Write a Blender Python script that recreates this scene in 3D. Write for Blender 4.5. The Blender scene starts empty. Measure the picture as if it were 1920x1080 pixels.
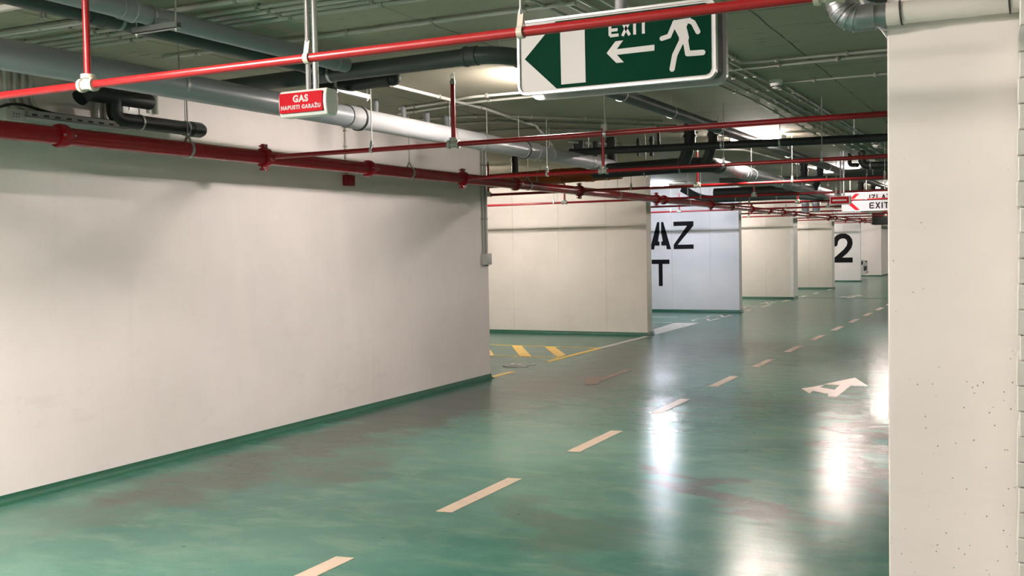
import bpy, bmesh, math, random
from mathutils import Vector, Matrix
random.seed(7)
S = bpy.context.scene
COL = S.collection

# ------------------------------------------------------------------ camera
yaw, pitch, roll, FPX = 0.465788, -0.038879, -0.017810, 1933.99
cy, sy, cp, sp = math.cos(yaw), math.sin(yaw), math.cos(pitch), math.sin(pitch)
F = Vector((-sy*cp, cy*cp, sp)); R = Vector((cy, sy, 0)); U = R.cross(F)
R2 = R*math.cos(roll) + U*math.sin(roll); U2 = -R*math.sin(roll) + U*math.cos(roll)
cam = bpy.data.cameras.new('camera'); cam.sensor_width = 36; cam.lens = FPX/1920*36
cam.clip_start = 0.02; cam.clip_end = 200
cob = bpy.data.objects.new('camera', cam); COL.objects.link(cob)
M = Matrix.Identity(4)
for i in range(3):
    M[i][0] = R2[i]; M[i][1] = U2[i]; M[i][2] = -F[i]
M[2][3] = 1.6
cob.matrix_world = M
S.camera = cob

# ------------------------------------------------------------------ world, exposure, lamp colours
w = bpy.data.worlds.new('world'); S.world = w; w.use_nodes = True
w.node_tree.nodes['Background'].inputs[0].default_value = (0.9, 0.95, 1, 1)
w.node_tree.nodes['Background'].inputs[1].default_value = 0.0
S.view_settings.view_transform = 'Standard'; S.view_settings.look = 'None'
S.view_settings.gamma = 1; S.view_settings.use_curve_mapping = False
S.view_settings.exposure = 0.0
LAMP_WARM = ((1.0, 0.87, 0.81), 820.0)
LAMP_COLD = ((0.86, 0.88, 1.0), 900.0)

CEIL = 2.94
# lamps: x, y, turned (along the aisle), cold, strength factor
LAMPS = [
 (-3.32, 7.30, 1, 0, 1.0), (-3.0, 12.75, 0, 0, 1.0), (-3.0, 19.2, 0, 0, 1.0), (-3.0, 25.65, 0, 0, .8),
 (-3.0, 32.1, 0, 0, .7), (-3.0, 38.5, 0, 0, 1.0), (-3.0, 45.0, 0, 0, 1.0), (-3.82, 1.9, 1, 0, 3.3), (0.5, -3.3, 1, 0, 1.2),
 (-8.5, 14.8, 0, 0, 1.2), (-7.2, 21.3, 0, 1, 0.82), (-8.0, 27.8, 0, 0, 1.0), (-8.0, 34.2, 0, 0, 1.0), (-8.0, 40.6, 0, 0, 1.0), (-8.0, 47.0, 0, 0, 1.0),
 (3.0, 7.6, 0, 0, .4), (3.0, 14.8, 0, 0, .5), (3.0, 24.0, 0, 0, .8), (3.0, 34.0, 0, 0, .8), (-2.9, 52.0, 0, 0, 1.0), (1.4, -3.0, 1, 0, .8), (-3.82, -1.2, 1, 0, 1.6),  # last three: unseen lamps added to brighten far wall, column and left wall
]

# ------------------------------------------------------------------ materials
class NT:
    def __init__(s, name):
        s.m = bpy.data.materials.new(name); s.m.use_nodes = True
        s.t = s.m.node_tree; s.n = s.t.nodes; s.l = s.t.links
        s.b = s.n['Principled BSDF']
    def new(s, typ, **kw):
        nd = s.n.new(typ)
        for k, v in kw.items(): setattr(nd, k, v)
        return nd
    def put(s, sock, v):
        if hasattr(v, 'links') or isinstance(v, bpy.types.NodeSocket): s.l.new(v, sock)
        else:
            if isinstance(v, tuple) and len(v) == 3 and len(sock.default_value) == 4: v = v+(1,)
            sock.default_value = v
    def math(s, op, a, b=0.0, clamp=False):
        nd = s.new('ShaderNodeMath', operation=op, use_clamp=clamp)
        s.put(nd.inputs[0], a); s.put(nd.inputs[1], b); return nd.outputs[0]
    def co(s):
        return s.new('ShaderNodeTexCoord').outputs['Object']
    def map(s, v, loc=(0,0,0), rot=(0,0,0), sc=(1,1,1), typ='POINT'):
        nd = s.new('ShaderNodeMapping', vector_type=typ)
        s.put(nd.inputs['Vector'], v); nd.inputs['Location'].default_value = loc
        nd.inputs['Rotation'].default_value = rot; nd.inputs['Scale'].default_value = sc
        return nd.outputs[0]
    def noise(s, v, scale, detail=4, rough=0.55, dist=0.0):
        nd = s.new('ShaderNodeTexNoise'); s.put(nd.inputs['Vector'], v)
        nd.inputs['Scale'].default_value = scale; nd.inputs['Detail'].default_value = detail
        nd.inputs['Roughness'].default_value = rough; nd.inputs['Distortion'].default_value = dist
        return nd.outputs['Fac']
    def ramp(s, f, a, b, lo=0.0, hi=1.0):
        nd = s.new('ShaderNodeMapRange', interpolation_type='SMOOTHSTEP')
        s.put(nd.inputs['Value'], f); nd.inputs['From Min'].default_value = a; nd.inputs['From Max'].default_value = b
        nd.inputs['To Min'].default_value = lo; nd.inputs['To Max'].default_value = hi
        return nd.outputs[0]
    def mix(s, f, a, b):
        nd = s.new('ShaderNodeMix', data_type='RGBA')
        s.put(nd.inputs[0], f); s.put(nd.inputs[6], a); s.put(nd.inputs[7], b); return nd.outputs[2]
    def bump(s, h, strength=0.3, dist=0.01, normal=None):
        nd = s.new('ShaderNodeBump'); nd.inputs['Strength'].default_value = strength; nd.inputs['Distance'].default_value = dist
        s.put(nd.inputs['Height'], h)
        if normal is not None: s.put(nd.inputs['Normal'], normal)
        return nd.outputs[0]
    def blob(s, v, cx, cy, rx, ry, rot=0.0, soft=0.5):
        p = s.map(v, loc=(cx, cy, 0), rot=(0, 0, rot), sc=(rx, ry, 1e4), typ='TEXTURE')
        l = s.new('ShaderNodeVectorMath', operation='LENGTH'); s.put(l.inputs[0], p)
        return s.ramp(l.outputs['Value'], 1.0+soft*.5, 1.0-soft, 0, 1)
    def xyz(s, v):
        nd = s.new('ShaderNodeSeparateXYZ'); s.put(nd.inputs[0], v); return nd.outputs
    def set(s, **kw):
        for k, v in kw.items(): s.put(s.b.inputs[k.replace('_', ' ')], v)
        return s.m

def simple(name, col, rough=0.5, metal=0.0, var=0.12, scale=8, bump=0.0, spec=0.5):
    t = NT(name); v = t.co()
    f = t.noise(v, scale, 5)
    a = tuple(c*(1-var) for c in col); b = tuple(min(1, c*(1+var)) for c in col)
    lo, hi = max(.03, rough-.07), rough+.07
    if lo < .274 < hi:
        if rough < .28: hi = .262
        else: lo = .288
    t.set(Base_Color=t.mix(f, a, b), Roughness=t.ramp(t.noise(v, scale*2.3, 3), .2, .8, lo, hi), Metallic=metal)
    t.b.inputs['Specular IOR Level'].default_value = spec
    if bump: t.set(Normal=t.bump(t.noise(v, scale*12, 4), bump, .002))
    return t.m

def wall_mat(name, base, seam_axis=None, seam_step=0.93, seam_off=0.0, pits=0.5, low_pits=False):
    t = NT(name); v = t.co(); o = t.xyz(v)
    big = t.noise(v, 0.7, 5, .6); fine = t.noise(v, 14, 5, .6)
    c = t.mix(t.ramp(big, .3, .7), tuple(x*.93 for x in base), tuple(min(1, x*1.03) for x in base))
    # scuffs and grime blown up from the floor
    sc = t.noise(t.map(v, sc=(1.2, 1.2, 3.5)), 2.2, 7, .65)
    low = t.ramp(o[2], 1.5, 0.1)
    c = t.mix(t.math('MULTIPLY', t.ramp(sc, .56, .74), t.math('MULTIPLY', low, .22)), c, tuple(x*.62 for x in base))
    vert = t.noise(t.map(v, sc=(5, 5, .5)), 1.2, 6, .6)
    c = t.mix(t.math('MULTIPLY', t.ramp(vert, .58, .72), .10), c, tuple(x*.75 for x in base))
    vo = t.new('ShaderNodeTexVoronoi'); t.put(vo.inputs['Vector'], v); vo.inputs['Scale'].default_value = 34 if low_pits else 26
    pm = t.ramp(vo.outputs['Distance'], .12 if low_pits else .085, .05)
    keep = t.ramp(t.noise(v, 2.3, 2), .52, .62)
    if low_pits: keep = t.math('MULTIPLY', t.ramp(t.math('ADD', t.noise(v, 3.5, 3), t.ramp(o[2], 1.9, .5, -.06, .15)), .50, .60), 1.0)
    pm = t.math('MULTIPLY', t.math('MULTIPLY', pm, keep), pits)
    c = t.mix(pm, c, (0.16, 0.13, 0.12))
    h = t.math('ADD', t.math('MULTIPLY', big, 1.5), t.math('MULTIPLY', fine, .35))
    h = t.math('SUBTRACT', h, t.math('MULTIPLY', pm, .8))
    if seam_axis is not None:
        fr = t.math('FRACT', t.math('DIVIDE', t.math('ADD', t.math('ADD', o[seam_axis], -seam_off + 930.0*seam_step), t.math('MULTIPLY', t.math('SUBTRACT', fine, .5), .03)), seam_step))
        d = t.math('MINIMUM', fr, t.math('SUBTRACT', 1.0, fr))
        sm = t.ramp(d, .016, .004)
        c = t.mix(t.math('MULTIPLY', t.math('MULTIPLY', sm, t.ramp(vert, .35, .65)), .30), c, tuple(x*.5 for x in base))
        h = t.math('ADD', h, t.math('MULTIPLY', t.ramp(d, .03, .0), .5))
    t.set(Base_Color=c, Roughness=.62, Normal=t.bump(h, .35, .012))
    t.b.inputs['Specular IOR Level'].default_value = .3
    return t.m

WB = (0.84, 0.785, 0.765)
m_wall = wall_mat('painted_concrete', WB)
m_wall_bay = wall_mat('painted_concrete_bay', (0.83, 0.79, 0.72), 0, 0.93, -6.80)
m_wall_col = wall_mat('painted_concrete_column', (0.78, 0.735, 0.705), None, pits=.85, low_pits=True)
m_wall_white = wall_mat('fresh_white_paint', (0.86, 0.85, 0.86), 0, 0.93, -6.712)
m_brickpaint = simple('painted_brick', (0.74, 0.71, 0.67), .6, bump=.6)

def ceiling_mat():
    t = NT('board_marked_concrete'); v = t.co(); o = t.xyz(v)
    big = t.noise(v, .55, 6, .6); fine = t.noise(v, 9, 6, .65)
    c = t.mix(t.ramp(big, .3, .72), (0.40, 0.37, 0.285), (0.50, 0.465, 0.375))
    c = t.mix(t.math('MULTIPLY', t.ramp(fine, .45, .75), .25), c, (0.42, 0.42, 0.36))
    def seam(ax, step, off, wd=.006):
        wob = t.math('MULTIPLY', t.math('SUBTRACT', t.noise(v, 3, 3), .5), .03)
        fr = t.math('FRACT', t.math('DIVIDE', t.math('ADD', t.math('ADD', o[ax], 900*step-off), wob), step))
        d = t.math('MULTIPLY', t.math('MINIMUM', fr, t.math('SUBTRACT', 1.0, fr)), step)
        return t.math('MULTIPLY', t.ramp(d, wd*1.6, wd*.5), t.ramp(t.noise(v, 1.3, 3), .35, .5, .35, 1))
    s = t.math('MAXIMUM', seam(1, 2.16, 6.0), seam(0, 1.75, -1.44))
    # short dark timber-grain dashes left by the formwork, running across the aisle
    d = t.noise(t.map(v, sc=(3.0, 30, 1)), 1.6, 5, .7)
    dk = t.math('MULTIPLY', t.ramp(d, .60, .66), t.ramp(t.noise(v, 1.1, 2), .42, .55))
    s = t.math('MAXIMUM', t.math('MULTIPLY', s, .75), t.math('MULTIPLY', dk, .6))
    c = t.mix(s, c, (0.06, 0.062, 0.045))
    t.set(Base_Color=c, Roughness=.8, Normal=t.bump(t.math('SUBTRACT', t.math('ADD', fine, t.math('MULTIPLY', d, .6)), s), .4, .008))
    t.b.inputs['Specular IOR Level'].default_value = .2
    return t.m
m_ceil = ceiling_mat()

def floor_mat():
    t = NT('green_epoxy_floor'); v = t.co()
    n1 = t.noise(v, .45, 6, .6, .6); n2 = t.noise(t.map(v, sc=(1.3, 2.4, 1)), 1.6, 8, .66, .4); n3 = t.noise(v, 55, 3, .6)
    c = t.mix(t.ramp(n1, .3, .7), (0.028, 0.142, 0.104), (0.095, 0.230, 0.178))
    c = t.mix(t.math('MULTIPLY', t.ramp(n2, .42, .72), .5), c, (0.16, 0.265, 0.20))
    c = t.mix(t.ramp(n3, .4, .9, 0, .25), c, (0.03, 0.13, 0.09))
    wob = t.new('ShaderNodeVectorMath', operation='MULTIPLY_ADD')
    nv = t.new('ShaderNodeTexNoise'); t.put(nv.inputs['Vector'], t.map(v, sc=(1, 1.8, 1))); nv.inputs['Scale'].default_value = 1.3; nv.inputs['Detail'].default_value = 7
    t.put(wob.inputs[0], nv.outputs['Color']); wob.inputs[1].default_value = (1.5, 1.5, 0); wob.inputs[2].default_value = (-.75, -.75, 0)
    ad = t.new('ShaderNodeVectorMath', operation='ADD'); t.put(ad.inputs[0], v); t.put(ad.inputs[1], wob.outputs[0])
    p = ad.outputs[0]
    # tyre grime: swept turning path into the first bay, along the left wall, curved streaks on the right
    gs = [(-5.3, 8.2, .55, 2.8, .02, .95), (-4.9, 11.2, .8, 2.6, -.05, .85), (-5.3, 14.2, .6, 2.2, .25, .8), (-4.2, 15.6, 1.1, 1.6, 0, .75),
          (-2.55, 15.9, 2.3, .55, 0, .45), (-5.2, 5.6, .5, 1.6, 0, .8), (-1.15, 8.3, .26, 1.9, .15, .9), (-1.75, 6.4, .22, 1.1, .75, .9),
          (-2.35, 5.3, .25, .8, .6, .4), (-4.5, 6.1, .5, .8, .3, .6), (-3.0, 10.2, .9, .3, 0, .3), (-3.0, 24, 4, 3, 0, .4), (-8.5, 14.6, 2.5, 3.0, 0, .32), (-2.5, 13.2, 1.3, 1.5, 0, .35)]
    g = None
    for cx, cy_, rx, ry, ro, a in gs:
        b = t.math('MULTIPLY', t.blob(p, cx, cy_, rx, ry, ro, .7), a)
        g = b if g is None else t.math('MAXIMUM', g, b)
    gsoft = g
    tex = t.ramp(n2, .25, .65, .7, 1.3)
    g = t.math('MULTIPLY', g, tex, True)
    gen = t.math('MULTIPLY', t.ramp(t.noise(t.map(v, sc=(1, 1.5, 1)), .8, 8, .62, .3), .45, .85), .38)
    g = t.math('MAXIMUM', g, gen)
    c = t.mix(g, c, (0.078, 0.098, 0.080))
    # dark squeegee and tyre arcs
    arc = t.noise(t.map(v, rot=(0, 0, .25), sc=(.6, 5, 1)), 1.5, 6, .7, .5)
    c = t.mix(t.math('MULTIPLY', t.ramp(arc, .6, .8), .3), c, (0.03, 0.085, 0.065))
    vo = t.new('ShaderNodeTexVoronoi'); t.put(vo.inputs['Vector'], v); vo.inputs['Scale'].default_value = 2.6
    spk = t.ramp(vo.outputs['Distance'], .04, .02)
    c = t.mix(t.math('MULTIPLY', spk, .7), c, (0.04, 0.05, 0.04))
    rough = t.math('ADD', t.ramp(n2, .25, .75, .205, .238), t.math('MULTIPLY', gsoft, .02))
    h = t.math('ADD', t.math('MULTIPLY', t.noise(t.map(v, sc=(3, 8, 1)), 1.2, 3, .5), .6), t.math('MULTIPLY', t.noise(v, 42, 3, .6), .13))
    t.set(Base_Color=c, Roughness=rough, Normal=t.bump(h, .22, .02))
    t.b.inputs['Specular IOR Level'].default_value = .13
    return t.m
m_floor = floor_mat()

def paint_mat(name, col, wear=.35, wearcol=(0.12, 0.2, 0.15)):
    t = NT(name); v = t.co()
    n = t.noise(v, 6, 8, .7)
    c = t.mix(t.math('MULTIPLY', t.ramp(n, .48, .72), wear), col, wearcol)
    t.set(Base_Color=c, Roughness=.35)
    return t.m
m_line = paint_mat('cream_line_paint', (0.62, 0.50, 0.38))
m_white_line = paint_mat('white_line_paint', (0.72, 0.68, 0.62))
m_pinkish = paint_mat('worn_pink_paint', (0.66, 0.50, 0.42))
m_faded = paint_mat('faded_pink_paint', (0.25, 0.17, 0.125), .6, (0.13, 0.12, 0.09))
m_yellow = paint_mat('yellow_line_paint', (0.88, 0.55, 0.05))
m_green_skirt = simple('green_skirting_paint', (0.010, 0.10, 0.055), .5, var=.25, scale=5, bump=.4)
m_red = simple('red_pipe_paint', (0.25, 0.004, 0.008), .30, var=.12, scale=5)
m_red_lit = simple('lit_red_pipe_paint', (0.30, 0.010, 0.012), .32, var=.12, scale=5)  # red lightened as if in lamp light, for some branches
m_red_main = simple('red_main_paint', (0.31, 0.006, 0.014), .22, var=.10, scale=4)
m_galv = simple('galvanised_steel', (0.50, 0.51, 0.50), .38, .8, var=.15, scale=30)
m_zinc = simple('zinc_rod', (0.42, 0.42, 0.39), .45, .6, var=.15, scale=30)
m_cream = simple('cream_fitting', (0.55, 0.52, 0.43), .5, .1, var=.15, scale=25)
m_fit_green = simple('grey_green_fitting', (0.35, 0.38, 0.33), .45, .3, var=.15, scale=25)
m_pvc = simple('grey_drain_plastic', (0.27, 0.29, 0.31), .36, var=.08, scale=3)
m_pvc_light = simple('light_grey_drain_plastic', (0.36, 0.37, 0.38), .34, var=.07, scale=3)  # lighter grey for poles and ducts, and for drain lengths coloured as lamp lit
m_pvc_dark = simple('dark_grey_drain_plastic', (0.052, 0.064, 0.062), .42, var=.12, scale=4)
m_black = simple('black_insulation', (0.022, 0.024, 0.024), .5, var=.2, scale=12, bump=.4)
m_rubber = simple('black_rubber', (0.015, 0.015, 0.015), .55)
m_orange = simple('orange_sewer_plastic', (0.32, 0.075, 0.014), .42, var=.15, scale=5)
m_conduit = simple('grey_conduit', (0.44, 0.44, 0.40), .5, var=.1, scale=10)
m_conduit_w = simple('white_conduit', (0.66, 0.65, 0.60), .45, var=.06, scale=10)
m_clip = simple('conduit_clip', (0.30, 0.30, 0.25), .55, var=.1, scale=10)
m_foil = simple('silver_foil', (0.36, 0.37, 0.38), .34, .85, var=.25, scale=9, bump=.12)
m_insul = simple('white_wrapped_insulation', (0.66, 0.63, 0.58), .5, var=.06, scale=5, bump=.5)
m_tape = simple('dark_tape', (0.035, 0.03, 0.028), .6)
m_plastic = simple('white_plastic', (0.78, 0.78, 0.75), .35, var=.03)
m_greyplastic = simple('grey_plastic', (0.50, 0.51, 0.49), .4, var=.05)
m_alu = simple('brushed_aluminium', (0.66, 0.66, 0.65), .32, .75, var=.08, scale=20)
m_signgreen = simple('green_sign_foil', (0.0004, 0.028, 0.014), .7, var=.08, scale=2, spec=.05)
m_signwhite = simple('white_sign_foil', (0.58, 0.565, 0.555), .6, var=.04, scale=2, spec=.15)
m_signred = simple('red_sign_foil', (0.46, 0.008, 0.016), .6, var=.05, scale=2, spec=.1)
m_signblack = simple('black_lettering', (0.010, 0.010, 0.012), .7, var=.1, spec=.1)
m_darkgap = simple('dark_gap_fill', (0.03, 0.032, 0.034), .5)  # near-black for shade in the sign gap, slots, holes and vents; also gland
m_carpaint = simple('white_car_paint', (0.78, 0.78, 0.78), .2, var=.02)
m_glass = simple('dark_car_glass', (0.01, 0.012, 0.014), .05)
def emit(name, colr, st):
    t = NT(name); e = t.new('ShaderNodeEmission'); e.inputs[0].default_value = colr+(1,); e.inputs[1].default_value = st
    t.l.new(e.outputs[0], t.n['Material Output'].inputs[0]); return t.m

# ------------------------------------------------------------------ mesh helpers
def BM(): return bmesh.new()
def box(bm, x0, y0, z0, x1, y1, z1, bev=0.0):
    vs = [bm.verts.new((x, y, z)) for x in (x0, x1) for y in (y0, y1) for z in (z0, z1)]
    fs = [(0,1,3,2),(4,6,7,5),(0,4,5,1),(2,3,7,6),(0,2,6,4),(1,5,7,3)]
    F_ = [bm.faces.new([vs[i] for i in f]) for f in fs]
    if bev > 0:
        es = {e for f in F_ for e in f.edges}
        bmesh.ops.bevel(bm, geom=list(es), offset=bev, segments=2, affect='EDGES', profile=.5)
    return bm
def frame(d):
    d = Vector(d).normalized(); a = Vector((0, 0, 1)) if abs(d.z) < .9 else Vector((1, 0, 0))
    u = d.cross(a).normalized(); return u, d.cross(u).normalized()
def fillet(pts, rad, n=6):
    pts = [Vector(p) for p in pts]
    if rad <= 0 or len(pts) < 3: return pts
    out = [pts[0]]
    for i in range(1, len(pts)-1):
        a, b, c = pts[i-1], pts[i], pts[i+1]
        r = min(rad, (a-b).length*.49, (c-b).length*.49)
        p, q = b+(a-b).normalized()*r, b+(c-b).normalized()*r
        for k in range(n+1):
            s = k/n; out.append(p*(1-s)**2 + b*2*s*(1-s) + q*s*s)
    out.append(pts[-1]); return out
def tube(bm, pts, r, seg=16, bend=0.0, cap=True):
    P = fillet(pts, bend)
    u = None; rings = []
    for i, p in enumerate(P):
        d = (P[min(i+1, len(P)-1)] - P[max(i-1, 0)]).normalized()
        if u is None: u, _ = frame(d)
        u = (u - d*u.dot(d)).normalized(); v = d.cross(u)
        rr = r[i] if isinstance(r, (list, tuple)) else r
        rings.append([bm.verts.new(p + (u*math.cos(2*math.pi*k/seg) + v*math.sin(2*math.pi*k/seg))*rr) for k in range(seg)])
    for a, b in zip(rings, rings[1:]):
        for k in range(seg): bm.faces.new((a[k], a[(k+1) % seg], b[(k+1) % seg], b[k]))
    if cap:
        bm.faces.new(rings[0][::-1]); bm.faces.new(rings[-1])
    return bm
def lathe(bm, c, ax, prof, seg=20):
    """prof: list of (distance along axis, radius)"""
    c = Vector(c); ax = Vector(ax).normalized()
    u, v = frame(ax); rings = []
    for h, q in prof:
        q = max(q, 1e-4)
        rings.append([bm.verts.new(c+ax*h + (u*math.cos(2*math.pi*k/seg) + v*math.sin(2*math.pi*k/seg))*q) for k in range(seg)])
    for a, b in zip(rings, rings[1:]):
        for k in range(seg): bm.faces.new((a[k], a[(k+1) % seg], b[(k+1) % seg], b[k]))
    bm.faces.new(rings[0][::-1]); bm.faces.new(rings[-1])
    return bm
def plate(bm, poly, y0, y1, plane='xz'):
    """extruded polygon; poly is (x, z) seen from -y, or (x, y) for plane='xy' with y0,y1 = z range"""
    def P(a, b, t): return (a, t, b) if plane == 'xz' else ((a, b, t) if plane == 'xy' else (t, a, b))
    A = [bm.verts.new(P(a, b, y0)) for a, b in poly]; B = [bm.verts.new(P(a, b, y1)) for a, b in poly]
    bm.faces.new(A); bm.faces.new(B[::-1])
    n = len(poly)
    for i in range(n): bm.faces.new((A[i], A[(i+1) % n], B[(i+1) % n], B[i]))
    return bm
def rrect(x0, z0, x1, z1, r, n=6):
    out = []
    for cx, cz, a in ((x1-r, z1-r, 0), (x0+r, z1-r, 90), (x0+r, z0+r, 180), (x1-r, z0+r, 270)):
        for k in range(n+1):
            t = math.radians(a+90*k/n); out.append((cx+r*math.cos(t), cz+r*math.sin(t)))
    return out
def stroke(bm, pts, wd, y0, y1, plane='xz', rnd=True):
    """a thick rounded line through pts as extruded capsules"""
    e = 0.0003 if y1 > y0 else -.0003
    for i, ((a, b), (c, d)) in enumerate(zip(pts, pts[1:])):
        if plane == 'xy': y1 += e
        else: y0 -= e
        an = math.atan2(d-b, c-a); poly = []
        for cx, cz, s in ((c, d, -90), (a, b, 90)):
            for k in range(9 if rnd else 2):
                t = an + math.radians(s+180*k/(8 if rnd else 1)); poly.append((cx+wd/2*math.cos(t), cz+wd/2*math.sin(t)))
        plate(bm, poly, y0, y1, plane)
    return bm
def finish(bm, smooth=True, ang=.6):
    bmesh.ops.recalc_face_normals(bm, faces=bm.faces)
    if smooth:
        for f in bm.faces: f.smooth = True
        for e in bm.edges:
            if len(e.link_faces) == 2 and e.calc_face_angle(0) > ang: e.smooth = False
    return bm
def obj(name, bm, mat, parent=None, smooth=True):
    finish(bm, smooth)
    me = bpy.data.meshes.new(name); bm.to_mesh(me); bm.free(); me.materials.append(mat)
    o = bpy.data.objects.new(name, me); COL.objects.link(o)
    if parent is not None:
        o.parent = parent
        o.matrix_parent_inverse = Matrix.Translation(-Vector(parent.location))
    return o
def thing(name, label, cat, loc=(0, 0, 0), group=None):
    o = bpy.data.objects.new(name, None); COL.objects.link(o); o.location = loc; o.empty_display_size = .1
    o['label'] = label; o['category'] = cat
    if group: o['group'] = group
    return o
def tag(o, label, cat, group=None, kind=None):
    o['label'] = label; o['category'] = cat
    if group: o['group'] = group
    if kind: o['kind'] = kind
    return o
def struct(name, bm, mat, smooth=False, label=None):
    o = obj(name, bm, mat, None, smooth); o['kind'] = 'structure'
    if label: o['label'] = label
    return o
def letters(body, size, x, y, z, depth, bold=0.0, rot=(math.pi/2, 0, 0), align='CENTER', sx=1.0, sp=1.0):
    cu = bpy.data.curves.new('t', 'FONT'); cu.body = body; cu.size = size; cu.extrude = depth; cu.offset = bold
    cu.align_x = align; cu.align_y = 'CENTER'; cu.resolution_u = 4; cu.space_character = sp
    o = bpy.data.objects.new('t', cu); COL.objects.link(o)
    bpy.context.view_layer.update()
    me = bpy.data.meshes.new_from_object(o.evaluated_get(bpy.context.evaluated_depsgraph_get()))
    bpy.data.objects.remove(o)
    from mathutils import Euler
    me.transform(Matrix.Translation((x, y, z)) @ Euler(rot).to_matrix().to_4x4() @ Matrix.Diagonal((sx, 1, 1, 1)))
    bm = BM(); bm.from_mesh(me); return bm

# ------------------------------------------------------------------ the room shell
YB, YF, XL, XR = -7.0, 60.0, -11.6, 6.5
struct('floor', box(BM(), XL-.3, YB, -.2, XR+.3, YF, 0), m_floor)
struct('ceiling', box(BM(), XL-.3, YB, CEIL, XR+.3, YF, CEIL+.25), m_ceil)
struct('wall_rear', box(BM(), XL-.3, YB-.25, 0, XR+.3, YB, CEIL), m_wall)
struct('wall_far', box(BM(), XL-.3, YF, 0, XR+.3, YF+.25, CEIL), m_wall)
struct('wall_right', box(BM(), XR, YB, 0, XR+.25, YF, CEIL), m_wall)
struct('wall_bay_end', box(BM(), XL-.25, 11.17, 0, XL, YF, CEIL), m_wall)
LW = -5.93
struct('wall_left', box(BM(), LW-.3, YB, 0, LW, 11.17, CEIL, .008), m_wall)
DIV = [(17.30, 17.55, -6.03, m_wall_bay), (23.75, 24.0, -6.03, m_wall_white), (29.84, 30.44, -6.03, m_wall_bay),
       (36.30, 36.83, -6.03, m_wall_bay), (43.0, 43.25, -6.05, m_wall_white), (49.7, 60.0, -6.07, m_wall)]
# the photographed face of each dividing wall is its near (-y) face
def skirting(name, pts, h=.06, d=.04):
    """coved green skirting swept along a wall foot; pts on the floor, wall on the left of travel"""
    bm = BM(); prof = [(0.0, 0.0), (d, 0.0), (d*.55, h*.18), (d*.25, h*.45), (d*.12, h), (0.0, h)]
    P = [Vector((x, y, 0)) for x, y in pts]; rings = []
    for i, p in enumerate(P):
        d0 = (P[i]-P[i-1]).normalized() if i else None; d1 = (P[i+1]-P[i]).normalized() if i < len(P)-1 else None
        n0 = Vector((d0.y, -d0.x, 0)) if d0 else None; n1 = Vector((d1.y, -d1.x, 0)) if d1 else None
        if n0 and n1: n = (n0+n1); n = n/ (n.length_squared/2)
        else: n = n0 or n1
        rings.append([bm.verts.new(p + n*a + Vector((0, 0, b))) for a, b in prof])
    for a, b in zip(rings, rings[1:]):
        for k in range(len(prof)): bm.faces.new((a[k], a[(k+1) % len(prof)], b[(k+1) % len(prof)], b[k]))
    bm.faces.new(rings[0]); bm.faces.new(rings[-1][::-1])
    return struct(name, bm, m_green_skirt, True)
skirting('baseboard_left', [(LW, YB), (LW, 11.17), (LW-.3, 11.17)])
for i, (y0, y1, xe, mt) in enumerate(DIV):
    struct('wall_bay_%d' % (i+1), box(BM(), XL, y0, 0, xe, y1, CEIL, .006), mt)
    skirting('baseboard_bay_%d' % (i+1), [(XL, y0), (xe, y0), (xe, y1), (XL, y1)])
struct('trim_1', box(BM(), -6.10, 29.833, .06, -6.018, 30.446, CEIL), simple('bright_white_post_paint', (0.86, 0.86, 0.82), .5))
struct('column', box(BM(), -.466, 4.0, 0, .55, 4.55, CEIL, .006), m_wall_col)
# painted brick pier on the right edge
bm = BM(); z = 0.0; k = 0
random.seed(3)
while z < 2.33:
    h = .072; zz = z+h
    offs = 0 if k % 2 else -.13
    x = -.036 + random.uniform(-.004, .006)
    xs = [x]; nx = -.036 + .26 + offs
    while nx < .9: xs.append(nx); nx += .26
    xs.append(.9)
    for a, b in zip(xs, xs[1:]):
        if b-a > .02: box(bm, a+.001, 3.625+random.uniform(0, .003), z, b-.002, 3.99, zz+.006, .004)
    z += .081; k += 1
box(bm, -.018, 3.64, 0, .9, 3.985, z-.005)
struct('wall_brick_pier', bm, m_brickpaint)

# ------------------------------------------------------------------ floor markings
def floor_poly(name, polys, mat, label, cat, group=None, h=.0025):
    bm = BM()
    for p in polys: plate(bm, p, .0002, h, 'xy')
    return tag(obj(name, bm, mat, smooth=False), label, cat, group)
ORD = ['first', 'second', 'third', 'fourth', 'fifth', 'sixth', 'seventh', 'eighth', 'ninth', 'tenth', 'eleventh', 'twelfth', 'thirteenth', 'fourteenth', 'fifteenth']
for k in range(13):
    y = 3.37 + 1.985*k
    nm = 'cream lane dash cut by the bottom edge, nearest to the camera' if k == 0 else 'cream lane dash, %s of the centre line counting from the nearest' % ORD[k]
    floor_poly('lane_dash', [[(-3.24, y), (-3.135, y+.02), (-3.14, y+1.0), (-3.245, y+.98)]], m_line if k < 6 else m_pinkish, nm, 'road marking', 'dashes of the lane centre line')
ARW = [(-2.23, 11.5), (-2.14, 11.68), (-2.08, 11.80), (-2.07, 11.66), (-1.89, 11.49), (-1.89, 11.15), (-2.09, 11.34), (-2.09, 11.16)]
floor_poly('floor_arrow', [[(-2.24, 11.48), (-2.14, 11.68), (-2.06, 11.86), (-2.07, 11.64), (-2.09, 11.34), (-2.09, 11.14)],
    [(-2.09, 11.34), (-2.07, 11.64), (-1.89, 11.50), (-1.79, 10.99), (-1.88, 11.0), (-1.895, 11.15)],
    [(-1.79, 10.99), (-1.89, 11.50), (-1.90, 11.9), (-1.78, 11.89)],
    [(-2.07, 11.90), (-1.97, 12.23), (-1.84, 12.61), (-1.6, 11.91), (-1.78, 11.89), (-1.9, 11.9)]],
    m_pinkish, 'pale painted lane arrow on the green floor left of the column', 'road marking', None)
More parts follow.
